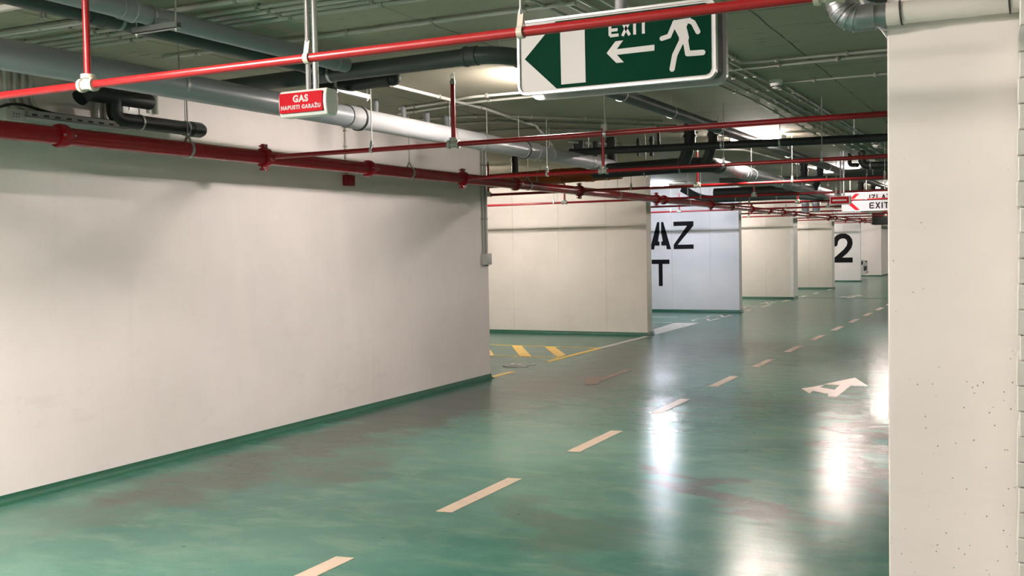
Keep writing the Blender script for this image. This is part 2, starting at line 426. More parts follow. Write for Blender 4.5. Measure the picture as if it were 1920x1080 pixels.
floor_poly('floor_arrow', [[(-4.86, 11.62), (-4.67, 11.79), (-4.49, 11.12), (-4.6, 10.97)], [(-4.67, 11.79), (-4.67, 12.5), (-4.59, 12.56), (-4.57, 12.05), (-4.55, 11.35)]],
    m_faded, 'faded pinkish arrow in the dark tyre grime', 'road marking')
floor_poly('floor_arrow', [[(-2.29, 31.2), (-2.12, 31.6), (-2.07, 31.2), (-2.09, 30.8)], [(-2.1, 31.1), (-2.07, 31.35), (-1.89, 31.2), (-1.79, 30.6), (-1.89, 30.6)],
    [(-1.9, 31.1), (-1.9, 31.6), (-1.78, 31.6), (-1.79, 30.7)], [(-2.07, 31.6), (-1.84, 32.4), (-1.6, 31.6)]], m_white_line, 'small far-off white arrow on the floor before the wall with the big 2', 'road marking')
O3 = S.objects['floor_arrow.002']; O3.location = (-2.75, 0, 0)
floor_poly('bay_edge_line', [[(-6.03, 11.28), (-5.93, 11.26), (-5.93, 11.87), (-6.02, 11.87)]], m_yellow, 'short yellow line at the foot of the long left wall corner', 'road marking')
floor_poly('bay_edge_line', [[(-6.08, 13.05), (-5.98, 13.05), (-5.99, 15.04), (-6.09, 15.04)]], m_yellow, 'long yellow line closing the hatched strip', 'road marking')
floor_poly('bay_edge_line', [[(-6.09, 15.05), (-5.99, 15.05), (-5.98, 17.4), (-6.08, 17.4)]], m_white_line, 'white line from the yellow line to the dividing wall corner', 'road marking')
floor_poly('hatch_border', [[(-11, 15.04), (-6.09, 15.04), (-6.09, 15.1), (-11, 15.1)]], m_yellow, 'thin yellow border line on the far side of the hatched strip', 'road marking')
floor_poly('hatch_border', [[(-11, 13.53), (-6.09, 13.53), (-6.09, 13.59), (-11, 13.59)]], m_yellow, 'thin yellow border line on the near side of the hatched strip', 'road marking')
for k in range(4):
    dx = -.63*k
    if k == 0: p = [(-6.99, 15.03), (-6.80, 15.03), (-6.14, 13.95), (-6.13, 13.66), (-6.16, 13.66)]
    else: p = [(-6.95+dx, 15.03), (-6.77+dx, 15.03), (-5.90+dx, 13.6), (-6.10+dx, 13.6)]
    floor_poly('hatch_stripe', [p], m_yellow, ['rightmost broad yellow hatch stripe, cut by the yellow line', 'second broad yellow hatch stripe from the right', 'broad yellow hatch stripe cut by the edge of the left wall', 'broad yellow hatch stripe hidden behind the left wall'][k], 'road marking', 'hatch stripes in the first bay')
def ring2(bm, cx, cy_, rx, ry, wd, plane='xy', z0=.0002, z1=.003, a0=0, a1=360, n=28):
    pts = [(cx+rx*math.cos(math.radians(a0+(a1-a0)*k/n)), cy_+ry*math.sin(math.radians(a0+(a1-a0)*k/n))) for k in range(n+1)]
    stroke(bm, pts, wd, z0, z1, plane, False)
bm = BM()   # bay number 05 read from the aisle (text tops point into the bay)
ring2(bm, -6.21, 12.42, .17, .095, .035)
stroke(bm, [(-6.38, 12.75), (-6.38, 12.6), (-6.24, 12.585)], .035, .0002, .003, 'xy', False)
ring2(bm, -6.16, 12.66, .12, .085, .035, a0=-200, a1=30)
tag(obj('bay_number', bm, m_white_line, smooth=False), 'two white outlined digits on the floor of the first bay', 'road marking')
floor_poly('bay_mouth_block', [[(-6.0, 17.62), (-6.40, 18.7), (-6.53, 20.4), (-6.01, 20.45)]], m_white_line, 'broad whitish painted block on the bluish lit bay floor', 'road marking')
def two(bm, ox, oy, w_, h_, wd, mir=1, plane='xy', z0=.0002, z1=.003):
    pts = [(0, .72), (.06, .9), (.28, 1.0), (.68, 1.0), (.92, .88), (.98, .7), (.88, .52), (.02, .02), (1.0, .02)]
    if plane == 'xy': pts = [(ox - b*h_, oy + a*w_*mir) for a, b in pts]
    else: pts = [(ox + a*w_, oy + b*h_) for a, b in pts]
    stroke(bm, pts, wd, z0, z1, plane, False)
bm = BM(); two(bm, -5.97, 21.0, .75, .42, .06); two(bm, -5.97, 22.1, .75, .42, .06)
tag(obj('bay_number', bm, m_white_line, smooth=False), 'white number 22 on the floor of the bluish lit bay', 'road marking')
floor_poly('bay_divider_line', [[(-11, 20.45), (-6.6, 20.45), (-6.6, 20.53), (-11, 20.53)]], m_white_line, 'thin pale line across the bluish bay floor, nearer one', 'road marking')
floor_poly('bay_divider_line', [[(-11, 22.0), (-7.0, 22.0), (-7.0, 22.08), (-11, 22.08)]], m_white_line, 'thin pale line across the bluish bay floor, farther one', 'road marking')
floor_poly('bay_divider_line', [[(-11, 26.4), (-6.15, 26.4), (-6.15, 26.47), (-11, 26.47)]], m_white_line, 'thin pale line across the bay floor beyond the AZ wall', 'road marking')
PL = ['just past the corner of the AZ wall', 'second past the AZ wall', 'right before the white edged wall', 'just past the white edged wall', 'second past the white edged wall', 'third past the white edged wall']
for k, (a, b) in enumerate(((24.35, 25.0), (25.93, 26.95), (28.5, 29.3), (31.0, 31.7), (32.9, 33.7), (35.5, 36.2))):
    floor_poly('bay_mouth_dash', [[(-6.09, a), (-5.98, a), (-5.98, b), (-6.09, b)]], m_white_line, 'small white bay mouth dash, '+PL[k], 'road marking', 'white dashes along the bay mouths')
for k, y in enumerate((25.2, 27.5)):
    bm = BM(); two(bm, -6.15, y-.2, .42, .25, .05); two(bm, -6.15, y+.35, .42, .25, .05)
    tag(obj('bay_number', bm, m_white_line, smooth=False), 'small white bay number on the floor past the AZ wall, %s one' % ('nearer', 'farther')[k], 'road marking')
# slightly raised drain channel across the aisle, seen as a dark green line
tag(obj('drain_channel', box(BM(), -5.95, 30.45, .0, XR-.1, 30.52, .004), m_green_skirt), 'thin dark green drain channel crossing the lane far away', 'drain')

# ------------------------------------------------------------------ lettering on walls
def wall_letters(bm, word, x, z, wd, ht, st, y, gap=.075):
    y0, y1 = y-.004, y+.0
    for i, ch in enumerate(word):
        X = x + i*(wd+gap)
        if ch in 'Z':
            plate(bm, [(X, z), (X+wd, z), (X+wd, z+st), (X+st*.95, z+st), (X+wd, z+ht-st), (X+wd, z+ht), (X, z+ht), (X, z+ht-st), (X+wd-st*.95-.06, z+ht-st), (X, z+st)], y0, y1)
        elif ch == 'I':
            plate(bm, [(X+wd*.5-st*.5, z), (X+wd*.5+st*.5, z), (X+wd*.5+st*.5, z+ht), (X+wd*.5-st*.5, z+ht)], y0, y1)
        elif ch == 'L':
            plate(bm, [(X, z), (X+wd*.9, z), (X+wd*.9, z+st), (X+st, z+st), (X+st, z+ht), (X, z+ht)], y0, y1)
        elif ch == 'T':
            plate(bm, [(X, z+ht-st), (X+wd*.39, z+ht-st), (X+wd*.39, z), (X+wd*.61, z), (X+wd*.61, z+ht-st), (X+wd, z+ht-st), (X+wd, z+ht), (X, z+ht)], y0, y1)
        elif ch == 'E':
            plate(bm, [(X, z), (X+wd, z), (X+wd, z+st), (X+st, z+st), (X+st, z+ht*.43), (X+wd*.9, z+ht*.43), (X+wd*.9, z+ht*.43+st), (X+st, z+ht*.43+st), (X+st, z+ht-st), (X+wd, z+ht-st), (X+wd, z+ht), (X, z+ht)], y0, y1)
        elif ch == 'X':
            stroke(bm, [(X+st*.5, z+.02), (X+wd-st*.5, z+ht-.02)], st, y0, y1, rnd=False); stroke(bm, [(X+st*.5, z+ht-.02), (X+wd-st*.5, z+.02)], st, y0-.0005, y1, rnd=False)
        elif ch == 'A':   # stencil A with a vertical gap
            c = X+wd*.5; g = .022
            for s in (-1, 1):
                plate(bm, [(c+s*g, z+ht), (c+s*(g+.055), z+ht), (c+s*(wd*.5+.02), z), (c+s*(wd*.5-st*.85), z), (c+s*(wd*.5-st*.95), z+.09), (c+s*g, z+.09), (c+s*g, z+.19), (c+s*(g+.035), z+.19), (c+s*(g+.025), z+.27), (c+s*g, z+.40)][::s], y0, y1)
    return bm
bm = wall_letters(BM(), 'IZLAZ', -8.175-3*.575, 1.50, .49, .655, .105, 23.75, .085)
tag(obj('wall_lettering', bm, m_signblack, smooth=False), 'big black stencilled AZ letters on the white bay wall', 'lettering')
bm = wall_letters(BM(), 'EXIT', -8.155-3*.575, .62, .445, .635, .105, 23.75, .13)
tag(obj('wall_lettering', bm, m_signblack, smooth=False), 'big black letter T below AZ on the white bay wall', 'lettering')
bm = BM()
stroke(bm, [(-7.02, 1.52), (-6.99, 1.68), (-6.9, 1.79), (-6.78, 1.84), (-6.64, 1.84), (-6.53, 1.78), (-6.46, 1.68), (-6.44, 1.54), (-6.48, 1.40), (-6.62, 1.22), (-6.98, .90)], .20, 42.99, 42.998)
plate(bm, [(-7.12, .775), (-6.34, .775), (-6.34, .975), (-7.12, .975)], 42.985, 42.998)
tag(obj('wall_lettering', bm, m_signblack, smooth=False), 'big black number 2 on the far white wall', 'lettering')

# ------------------------------------------------------------------ lamps
_tube = {0: emit('warm_fluorescent_tube', *LAMP_WARM), 1: emit('cold_fluorescent_tube', *LAMP_COLD)}
_emc = {}
def lamp_em(cold, k):
    key = (cold, k)
    if key not in _emc:
        c, s = (LAMP_COLD if cold else LAMP_WARM); _emc[key] = emit('fluorescent_tube', c, s*k)
    return _emc[key]
def lamp_where(i, x, y):
    if i in (8, 20, 21): return {8: 'above the aisle behind the camera', 20: 'added unseen behind the camera, right hand one', 21: 'added unseen behind the camera, left hand one'}[i]
    if x > 0: return 'over the bays right of the column, %s from the camera' % ORD[i-15]
    if x < -6: return 'in the %s parking bay on the left' % ORD[i-9]
    return {0: 'above the lane behind the green exit sign', 7: 'above the lane left of the camera', 8: 'behind the camera'}.get(i, 'above the lane, %s beyond the exit sign' % ORD[min(i, 9)-1])  # the last lane lamp is added to light the far wall
for i, (x, y, turned, cold, k) in enumerate(LAMPS):
    t = thing('ceiling_lamp', 'twin tube fluorescent lamp '+lamp_where(i, x, y), 'ceiling lamp', (x, y, CEIL), 'fluorescent ceiling lamps')
    hz = 2.862; hl = .32
    def L(bm):
        if turned: bmesh.ops.rotate(bm, verts=bm.verts, cent=(x, y, 0), matrix=Matrix.Rotation(math.pi/2, 3, 'Z'))
        return bm
    obj('housing', L(box(BM(), x-hl-.01, y-.05, hz, x+hl+.01, y+.05, hz+.045, .008)), m_greyplastic, t)
    for s in (-1, 1):
        obj('tube', L(tube(BM(), [(x-hl+.02, y+s*.062, hz+.005), (x+hl-.02, y+s*.062, hz+.005)], .0125, 8)), lamp_em(cold, k), t)
        obj('end_cap', L(box(BM(), x+s*hl-.015, y-.085, hz-.015, x+s*hl+.015, y+.085, hz+.05, .004)), m_plastic, t)
        obj('hanger_rod', L(tube(BM(), [(x+s*hl*.6, y, hz+.04), (x+s*hl*.6, y, CEIL)], .004, 6)), m_zinc, t)

# ------------------------------------------------------------------ pipework helpers
def rod(t, x, y, z0, z1=CEIL, r=.0045, name='hanger_rod', mat=None):
    return obj(name, tube(BM(), [(x, y, z0), (x, y, z1)], r, 8), mat or m_zinc, t)
def ringat(t, c, ax, r, wd=.03, th=.006, name='clamp', mat=None, seg=24):
    c = Vector(c); ax = Vector(ax).normalized()
    bm = BM(); lathe(bm, c-ax*wd/2, ax, [(0, r-.002), (0, r+th), (wd, r+th), (wd, r-.002)], seg)
    return obj(name, bm, mat or m_galv, t)
def strap(t, x, y, z, r, ax='x', mat=None):
    """pear shaped band hanger around a pipe of radius r, with its rod eye"""
    bm = BM(); pts = []
    for k in range(17):
        a = math.radians(-240+300*k/16); pts.append((math.cos(a)*(r+.003), math.sin(a)*(r+.003)))
    pts = [(0.0, r+.05)]+pts+[(0.0, r+.05)]
    wd = .022
    for (a, b), (c, d) in zip(pts, pts[1:]):
        n = Vector((d-b, -(c-a), 0)).normalized()*.0025 if (c-a or d-b) else Vector((0, 0, 0))
        q = [(a-n.x, b-n.y), (c-n.x, d-n.y), (c+n.x, d+n.y), (a+n.x, b+n.y)]
        if ax == 'x': plate(bm, [(y+u, z+v) for u, v in q], x-wd/2, x+wd/2, 'yz')
        else: plate(bm, [(x+u, z+v) for u, v in q], y-wd/2, y+wd/2, 'xz')
    o = obj('strap', bm, mat or m_galv, t)
    nb = BM(); tube(nb, [(x, y, z+r+.045), (x, y, z+r+.06)], .008, 6); obj('nut', nb, m_galv, o)
    rod(t, x, y, z+r+.05)
    return o

# ------------------------------------------------------------------ fire main along the left wall
MX, MZ, MR = -5.46, 2.355, .057
t = thing('fire_main_pipe', 'thick red fire main running the whole length below the grey drain pipe', 'pipe', (MX, 0, MZ))
obj('pipe', tube(BM(), [(MX, -6.9, MZ), (MX, 54.0, MZ)], MR, 28), m_red_main, t)
def coupling(t, x, y, z, r):
    bm = BM()
    lathe(bm, (x, y-.035, z), (0, 1, 0), [(0, r), (0, r+.016), (.016, r+.020), (.054, r+.020), (.07, r+.016), (.07, r)], 24)
    for s in (-1, 1):
        box(bm, x-.014, y-.028, z+s*(r+.03)-.02, x+.014, y+.028, z+s*(r+.03)+.02, .004)
        tube(bm, [(x-.04, y-.012, z+s*(r+.035)), (x+.04, y-.012, z+s*(r+.035))], .007, 6)
    obj('coupling', bm, m_red_main, t)
    for s in (-1, 1): obj('bolt', lathe(BM(), (x+.018, y-.012, z+s*(r+.035)), (1, 0, 0), [(0, .012), (.012, .012)], 6), m_galv, t)
BR = [3.28+3.225*k for k in range(14)]
for y in (1.6, 4.57, 7.95, 11.0, 16.55, 20.9, 24.3, 27.2, 33.5, 40):
    bm = BM(); lathe(bm, (MX, y-.035, MZ), (0, 1, 0), [(0, MR), (0, MR+.014), (.018, MR+.02), (.052, MR+.02), (.07, MR+.014), (.07, MR)], 24)
    box(bm, MX+MR+.005, y-.03, MZ-.02, MX+MR+.04, y+.03, MZ+.02, .004)
    obj('coupling', bm, m_red_main, t)
    bm = BM(); tube(bm, [(MX+MR+.028, y-.045, MZ), (MX+MR+.028, y+.045, MZ)], .007, 6); obj('bolt', bm, m_galv, t)
for y in BR+[.055]: coupling(t, MX, y, MZ, MR)
for y in (2.5, 5.67, 8.66, 11.34, 14.4, 17.9, 21, 24.9, 29, 34, 38): strap(t, MX, y, MZ, MR, 'y')

# ------------------------------------------------------------------ sprinkler branches
BL = {0: 'over the GAS sign and across the green exit sign', 1: 'below the grey drain pipe, its riser left of the exit sign',
      2: 'just below the large exit sign, with a riser at its left', 3: 'from the main past the AZ wall corner'}
def branch(k, y):
    BL[-1] = 'right above the camera, its shadow falling on the column'
    near = k < 4
    m = m_red_lit if k in (0, 3, 5, 8) else m_red
    r = .0185 if k else .0175
    x0 = MX if k < 3 else XL+.02
    lab = 'thin red cross pipe, ' + BL.get(k, '%s crossing the lane from the camera' % ORD[k])
    t = thing('sprinkler_branch_pipe', lab, 'pipe', (MX, y, MZ), 'red sprinkler branch pipes across the lane')
    tx = [-3.735, -3.72, -3.84, -3.82, -3.86][max(k, 0)] if k < 5 else -3.83
    TX = [tx, -.55+.0*k] + ([] if k < 3 else [-6.86 if k == 3 else -7.1])
    segs = sorted(TX)
    xs = [x0] + segs + ([1.9] if k else [])
    bm = BM()
    for a, b in zip(xs, xs[1:]): tube(bm, [(a if a == x0 else a+.03, y, MZ), (b if b == 1.9 else b-.03, y, MZ)], r, 14)
    obj('pipe', bm, m, t)
    fm = [m_cream, m_fit_green, m_fit_green, m_cream][max(k, 0)] if near else (m_cream if k % 2 else m_fit_green)
    for j, x in enumerate(TX):
        bm = BM()
        for s in (-1, 1): lathe(bm, (x, y, MZ), (s, 0, 0), [(0, r+.006), (.026, r+.006), (.027, r+.013), (.044, r+.013), (.045, r)], 16)
        lathe(bm, (x, y, MZ), (0, 0, 1), [(-.024, .012), (-.020, r+.004), (.026, r+.006), (.027, r+.013), (.046, r+.013), (.047, r)], 16)
        obj('tee', bm, fm, t)
        top = 2.79
        obj('riser', tube(BM(), [(x, y, MZ+.03), (x, y, top)], .0165 if k else .0155, 12), m, t)
        bm = BM(); lathe(bm, (x, y, top-.005), (0, 0, 1), [(0, .021), (.025, .021), (.027, .014), (.04, .012)], 12)
        sh = obj('sprinkler_head', bm, m_fit_green, t)
        bm = BM()
        for s in (-1, 1): tube(bm, [(x+s*.011, y, top+.03), (x+s*.012, y, top+.055), (x, y, top+.072)], .0025, 6)
        lathe(bm, (x, y, top+.072), (0, 0, 1), [(0, .016), (.002, .016)], 12)
        fr = obj('deflector', bm, m_galv, sh)
    hx = {0: [-2.524, -1.595], 1: [-4.43, -2.55], 2: [-4.46, -2.61, -1.7]}.get(k, [-8.9, -4.75, -2.6, -1.9] if k > 2 else [-4.4])
    if k > 2: hx = [-8.9, -7.3, -4.72, -2.62, -1.75 + .07*k]
    for x in hx: strap(t, x, y, MZ, r, 'x', m_cream if k in (0, 3) else m_galv)
    # mechanical tee collar where it leaves the main
    bm = BM(); lathe(bm, (MX, y, MZ), (1, 0, 0), [(MR, r+.012), (MR+.05, r+.010), (MR+.052, r)], 16); obj('outlet_collar', bm, m_red, t)
    return t
for k, y in enumerate(BR[:13]): branch(k, y)
branch(-1, .055)

# ------------------------------------------------------------------ large grey drain G1
GX, GZ, GR = -4.60, 2.615, .080
t = thing('grey_drain_pipe', 'big light grey drain pipe under the ceiling along the left wall', 'drain pipe', (GX, 0, GZ))
def zg(y): return GZ + .012 - .006*max(0, y-4)
obj('pipe', tube(BM(), [(GX, -6.9, zg(0)), (GX, 6.4, zg(6.4))], GR, 40), m_pvc, t)
obj('pipe', tube(BM(), [(GX, 6.4, zg(6.4)), (GX, 11.90, zg(11.90))], GR-.001, 40), m_pvc_light, t)['label'] = 'length past the gas sign, grey lightened for lamp light'  # lamp light on this length is put into the lighter grey
for a, b in ((6.42, 6.62), (9.45, 9.75), (2.2, 2.35)):
    bm = BM(); lathe(bm, (GX, a, zg(a)), (0, 1, 0), [(0, GR), (0, GR+.007), (b-a-.05, GR+.007), (b-a-.045, GR+.012), (b-a, GR+.012), (b-a, GR)], 40)
    obj('socket', bm, m_pvc_light if a > 6 else m_pvc, t)
for y in (4.72, 6.46, 7.98, 8.55, 9.5, 10.1, 11.2): ringat(t, (GX, y, zg(y)), (0, 1, 0), GR, .022, .005)
for y in (6.58, 9.46): ringat(t, (GX, y, zg(y)), (0, 1, 0), GR+.008, .016, .007, 'rubber_seal', m_rubber)
for y in (4.72, 7.98, 8.68, 9.36, 10.1, 11.2): rod(t, GX, y, zg(y)+GR)

# four vertical penetrations beyond the drain
for i, (y, r, lab) in enumerate(((7.75, .020, 'leftmost of the short grey riser stubs behind the drain pipe'), (8.2, .024, 'second short grey riser stub from the left behind the drain pipe'),
                        (8.62, .026, 'third short grey riser stub from the left behind the drain pipe'), (9.0, .030, 'tallest short grey riser stub, right of the others'))):
    x = -5.22
    t = thing('riser_stub', lab, 'pipe', (x, y, 2.7), 'grey riser stubs behind the drain pipe')
    obj('pipe', tube(BM(), [(x, y, 2.66), (x, y, CEIL)], r, 16), m_pvc, t)
    ringat(t, (x, y, 2.80), (0, 0, 1), r, .02, .004)

# G3 gray pipe diagonal from an elbow behind line 1 over the lane
def pipe_thing(name, label, cat, path, r, mat, bend=.0, rings=(), rods=(), socks=(), seg=24, group=None, ringmat=None):
    p0 = path[0]
    t = thing(name, label, cat, p0, group)
    obj('pipe', tube(BM(), path, r, seg, bend), mat, t)
    for c, ax in rings: ringat(t, c, ax, r, .02, .005, mat=ringmat)
    for c, ax, ln in socks:
        bm = BM(); c_ = Vector(c); a_ = Vector(ax).normalized()
        lathe(bm, c_-a_*ln/2, a_, [(0, r), (0, r+.006), (ln*.8, r+.006), (ln*.82, r+.010), (ln, r+.010), (ln, r)], seg)
        obj('socket', bm, mat, t)
    for x, y, z in rods: rod(t, x, y, z)
    return t
def zt(y): return 2.80
pipe_thing('cross_drain_pipe', 'dark grey drain with an elbow, passing behind the exit sign down the lane', 'drain pipe',
    [(-5.35, 5.72, 2.78), (-3.02, 5.70, 2.80), (-2.90, 5.82, 2.80), (-2.90, 30.0, 2.815)], .054, m_pvc_dark, bend=.12,
    rings=[((-4.2, 5.71, 2.79), (1, 0, 0)), ((-2.9, 7.76, 2.80), (0, 1, 0)), ((-2.9, 9.03, 2.80), (0, 1, 0)), ((-2.9, 10.6, 2.80), (0, 1, 0)), ((-2.9, 14.1, 2.80), (0, 1, 0)), ((-2.9, 17.1, 2.80), (0, 1, 0))],
    rods=[(-2.95, 5.75, 2.85), (-4.2, 5.71, 2.84), (-2.9, 9.03, 2.85), (-2.9, 10.6, 2.85), (-2.9, 14.1, 2.85)],
    socks=[((-3.12, 5.70, 2.80), (-1, 0, 0), .09), ((-2.9, 5.98, 2.80), (0, 1, 0), .09)], seg=32)
pipe_thing('capped_drain_pipe', 'short black capped drain end under the elbowed pipe', 'drain pipe',
    [(-4.68, 6.15, 2.78), (-3.98, 6.13, 2.80)], .05, m_black, rings=[((-4.45, 6.145, 2.79), (1, 0, 0))], socks=[((-4.05, 6.13, 2.80), (1, 0, 0), .10)])
bm = BM(); lathe(bm, (-3.985, 6.13, 2.80), (1, 0, 0), [(0, .052), (.02, .050), (.04, .040), (.052, .022), (.056, .002)], 24); obj('end_cap', bm, m_black, S.objects['capped_drain_pipe'])
def twin(x, lab, mat):
    pipe_thing('ceiling_drain_pipe', lab, 'drain pipe', [(x, -6.5, 2.82), (x, 5.62, 2.82)], .05, mat,
       rings=[((x, 3.93, 2.82), (0, 1, 0)), ((x, 5.5, 2.82), (0, 1, 0))], socks=[((x, 3.78, 2.82), (0, 1, 0), .09)], group='twin grey pipes at top left')
twin(-4.24, 'left one of the twin grey pipes near the top left corner', m_pvc_dark)
twin(-4.02, 'right one of the twin grey pipes near the top left corner', m_pvc)
def bracket(label, p0, p1, z):
    p0 = Vector((*p0, z)); p1 = Vector((*p1, z)); d = (p1-p0).normalized(); n = Vector((-d.y, d.x, 0))*.017
    t = thing('pipe_bracket', label, 'bracket', tuple(p0))
    bm = BM()
    for zz0, zz1, s0, s1 in ((-.002, .002, -1, 1), (-.002, .03, -1, -.85), (-.002, .03, .85, 1)):
        q = [p0+n*s0, p1+n*s0, p1+n*s1, p0+n*s1]
        plate(bm, [(v.x, v.y) for v in q], z+zz0, z+zz1, 'xy')
    obj('channel', bm, m_galv, t)
    for p in (p0+d*.02, p1-d*.02):
        rod(t, p.x, p.y, z-.02); bm = BM(); lathe(bm, (p.x, p.y, z-.012), (0, 0, 1), [(0, .011), (.01, .011)], 6); obj('nut', bm, m_galv, t)
    for f in (.4, .7):
        q = p0.lerp(p1, f); bm = BM(); tube(bm, [(q.x, q.y, z), (q.x, q.y, z+.035)], .006, 6); obj('bolt', bm, m_galv, t)
    return t
bracket('galvanised channel bracket hung under the twin grey pipes', (-4.13, 3.93), (-3.82, 3.93), 2.735)
bracket('bright galvanised channel bracket above the GAS sign', (-4.35, 5.95), (-4.38, 6.40), 2.72)

# ------------------------------------------------------------------ black and orange pipework in the middle distance
YC = 11.0
for k, (lab, dy) in enumerate((('nearest', 0), ('second', 6.45), ('third', 12.9))):
    y = YC+dy
    pipe_thing('black_cross_pipe', '%s horizontal black pipe crossing above the lane' % lab, 'drain pipe',
        [(-4.75, y, 2.69), (1.6 if k == 0 else -1.2, y, 2.60)], .042, m_pvc_dark if k else m_black, rods=[(-3.7, y, 2.7), (-2.97, y, 2.7), (-2.35, y, 2.68), (-1.6, y, 2.68)],
        rings=[((-2.97, y, 2.665), (1, 0, 0)), ((-2.35, y, 2.655), (1, 0, 0))], group='horizontal black pipes over the lane')
    for x, r, side in ((-3.36, .062, 'left'), (-3.10, .052, 'right')):
        t = thing('black_riser', '%s black wrapped riser of the %s pair' % (side, lab), 'drain pipe', (x, y+.12, 2.6), 'paired black risers')
        bm = BM(); tube(bm, [(x-.12, y+.25, 2.50), (x-.05, y+.18, 2.62), (x, y+.12, 2.72), (x, y+.12, CEIL)], [r*1.15, r*1.1, r, r], 16); obj('pipe', bm, m_black, t)
        ringat(t, (x, y+.12, 2.80), (0, 0, 1), r, .03, .010, 'sleeve', m_black)
        ringat(t, (x, y+.12, 2.90), (0, 0, 1), r, .04, .014, 'collar', m_black)
D = [(-4.55, 11.62, 2.49), (-3.45, 11.62, 2.525)]
pipe_thing('black_collector_pipe', 'thick black pipe below the paired risers', 'drain pipe', [(-4.7, 11.62, 2.50), (-3.55, 11.60, 2.52), (-3.30, 11.75, 2.52), (-3.30, 12.1, 2.52)], .088, m_black, bend=.15,
    rings=[((-4.05, 11.62, 2.505), (1, 0, 0)), ((-3.62, 11.61, 2.52), (1, 0, 0))], rods=[(-4.05, 11.62, 2.58), (-3.62, 11.61, 2.6)], seg=28)
pipe_thing('grey_drain_pipe', 'grey drain brightly lit on top, beyond the black collector', 'drain pipe', [(-3.28, 12.05, 2.515), (-3.28, 19.6, 2.47)], .082, m_pvc,
    rings=[((-3.28, y, 2.515-.006*(y-12)), (0, 1, 0)) for y in (12.4, 13.6, 15.2, 16.6, 18.3)], rods=[(-3.28, y, 2.58) for y in (13.6, 16.6, 18.3)],
    socks=[((-3.28, 13.2, 2.508), (0, 1, 0), .16), ((-3.28, 15.9, 2.49), (0, 1, 0), .16)], seg=32)
pipe_thing('grey_drain_pipe', 'far grey drain hit by lamp light beside the small gas sign', 'drain pipe', [(-3.42, 19.7, 2.48), (-3.42, 27.0, 2.42)], .085, m_pvc_light,
    rings=[((-3.42, y, 2.475), (0, 1, 0)) for y in (20.2, 22.5)], seg=28)
pipe_thing('black_collector_pipe', 'thick black pipe below the second pair of risers', 'drain pipe', [(-5.0, 18.0, 2.50), (-3.42, 17.95, 2.50), (-3.42, 19.7, 2.48)], .09, m_black, bend=.15)
pipe_thing('orange_sewer_pipe', 'orange brown sewer pipe crossing behind the red main', 'drain pipe', [(-6.75, 12.8, 2.535), (-4.80, 12.8, 2.575)], .098, m_orange,
    rings=[((-5.98, 12.8, 2.55), (1, 0, 0)), ((-4.98, 12.8, 2.57), (1, 0, 0))], socks=[((-5.7, 12.8, 2.555), (1, 0, 0), .14), ((-5.25, 12.8, 2.565), (1, 0, 0), .12)],
    rods=[(-5.98, 12.8, 2.65)], seg=28, ringmat=m_galv)
pipe_thing('black_collector_pipe', 'dark pipe carrying on from the orange pipe toward the lane', 'drain pipe', [(-4.79, 12.8, 2.60), (-3.6, 12.8, 2.62)], .085, m_pvc_dark)
for i, (x, y, r, z0, mat, lab) in enumerate(((-5.14, 12.2, .078, 2.70, m_pvc_dark, 'thick dark riser rising behind the end of the light grey drain'), (-4.97, 12.35, .040, 2.70, m_pvc_dark, 'slim dark riser with clamps behind the drain end'),
      (-4.62, 12.0, .066, 2.48, m_black, 'tall black riser right of the red tee and riser'), (-4.38, 12.3, .022, 2.72, m_black, 'thin black pipe stub right of the tall black riser'), (-4.17, 12.2, .026, 2.70, m_black, 'black stub hanging between two rods'),
      (-6.75, 13.6, .05, 2.60, m_black, 'dark stub beside the orange pipe, left end'), (-3.72, 11.1, .022, 2.68, m_black, 'thin black pipe dropping to the horizontal black pipe'))):
    t = thing('black_riser', lab, 'drain pipe', (x, y, z0))
    obj('pipe', tube(BM(), [(x, y, z0), (x, y, CEIL)], r, 20), mat, t)
    ringat(t, (x, y, z0+.06), (0, 0, 1), r, .03, .006, 'socket', mat)
    ringat(t, (x, y, CEIL-.05), (0, 0, 1), r, .03, .008, 'collar', mat)
pipe_thing('black_elbow_pipe', 'black pipe with elbow beside the column, near the second smoke detector', 'drain pipe', [(-2.22, 16.0, CEIL), (-2.22, 16.0, 2.72), (-1.0, 16.0, 2.70)], .055, m_black, bend=.1, rings=[((-2.1, 16, 2.72), (1, 0, 0))])
pipe_thing('black_elbow_pipe', 'thin black stub hanging left of the black elbow pipe', 'drain pipe', [(-2.44, 16.3, CEIL), (-2.44, 16.3, 2.76), (-2.3, 16.1, 2.74)], .03, m_black, bend=.05)
pipe_thing('grey_cross_pipe', 'dull grey cross pipe joining the lane drain near the column', 'drain pipe', [(-2.95, 18.6, 2.80), (-1.9, 18.6, 2.79)], .06, m_pvc_dark, rings=[((-2.4, 18.6, 2.795), (1, 0, 0))])
pipe_thing('grey_cross_pipe', 'low dark pipe over the first parking bay', 'drain pipe', [(-9.5, 14.3, 2.60), (-6.9, 14.0, 2.62), (-6.6, 13.2, 2.55)], .06, m_pvc_dark, bend=.2)
pipe_thing('black_collector_pipe', 'long dark pipe curving up over the AZ bay', 'drain pipe', [(-6.3, 20.3, 2.74), (-5.9, 20.3, 2.50), (-4.2, 20.3, 2.52), (-3.5, 20.2, 2.47)], .075, m_pvc_dark, bend=.25, rings=[((-5.2, 20.3, 2.51), (1, 0, 0)), ((-4.4, 20.3, 2.52), (1, 0, 0))])
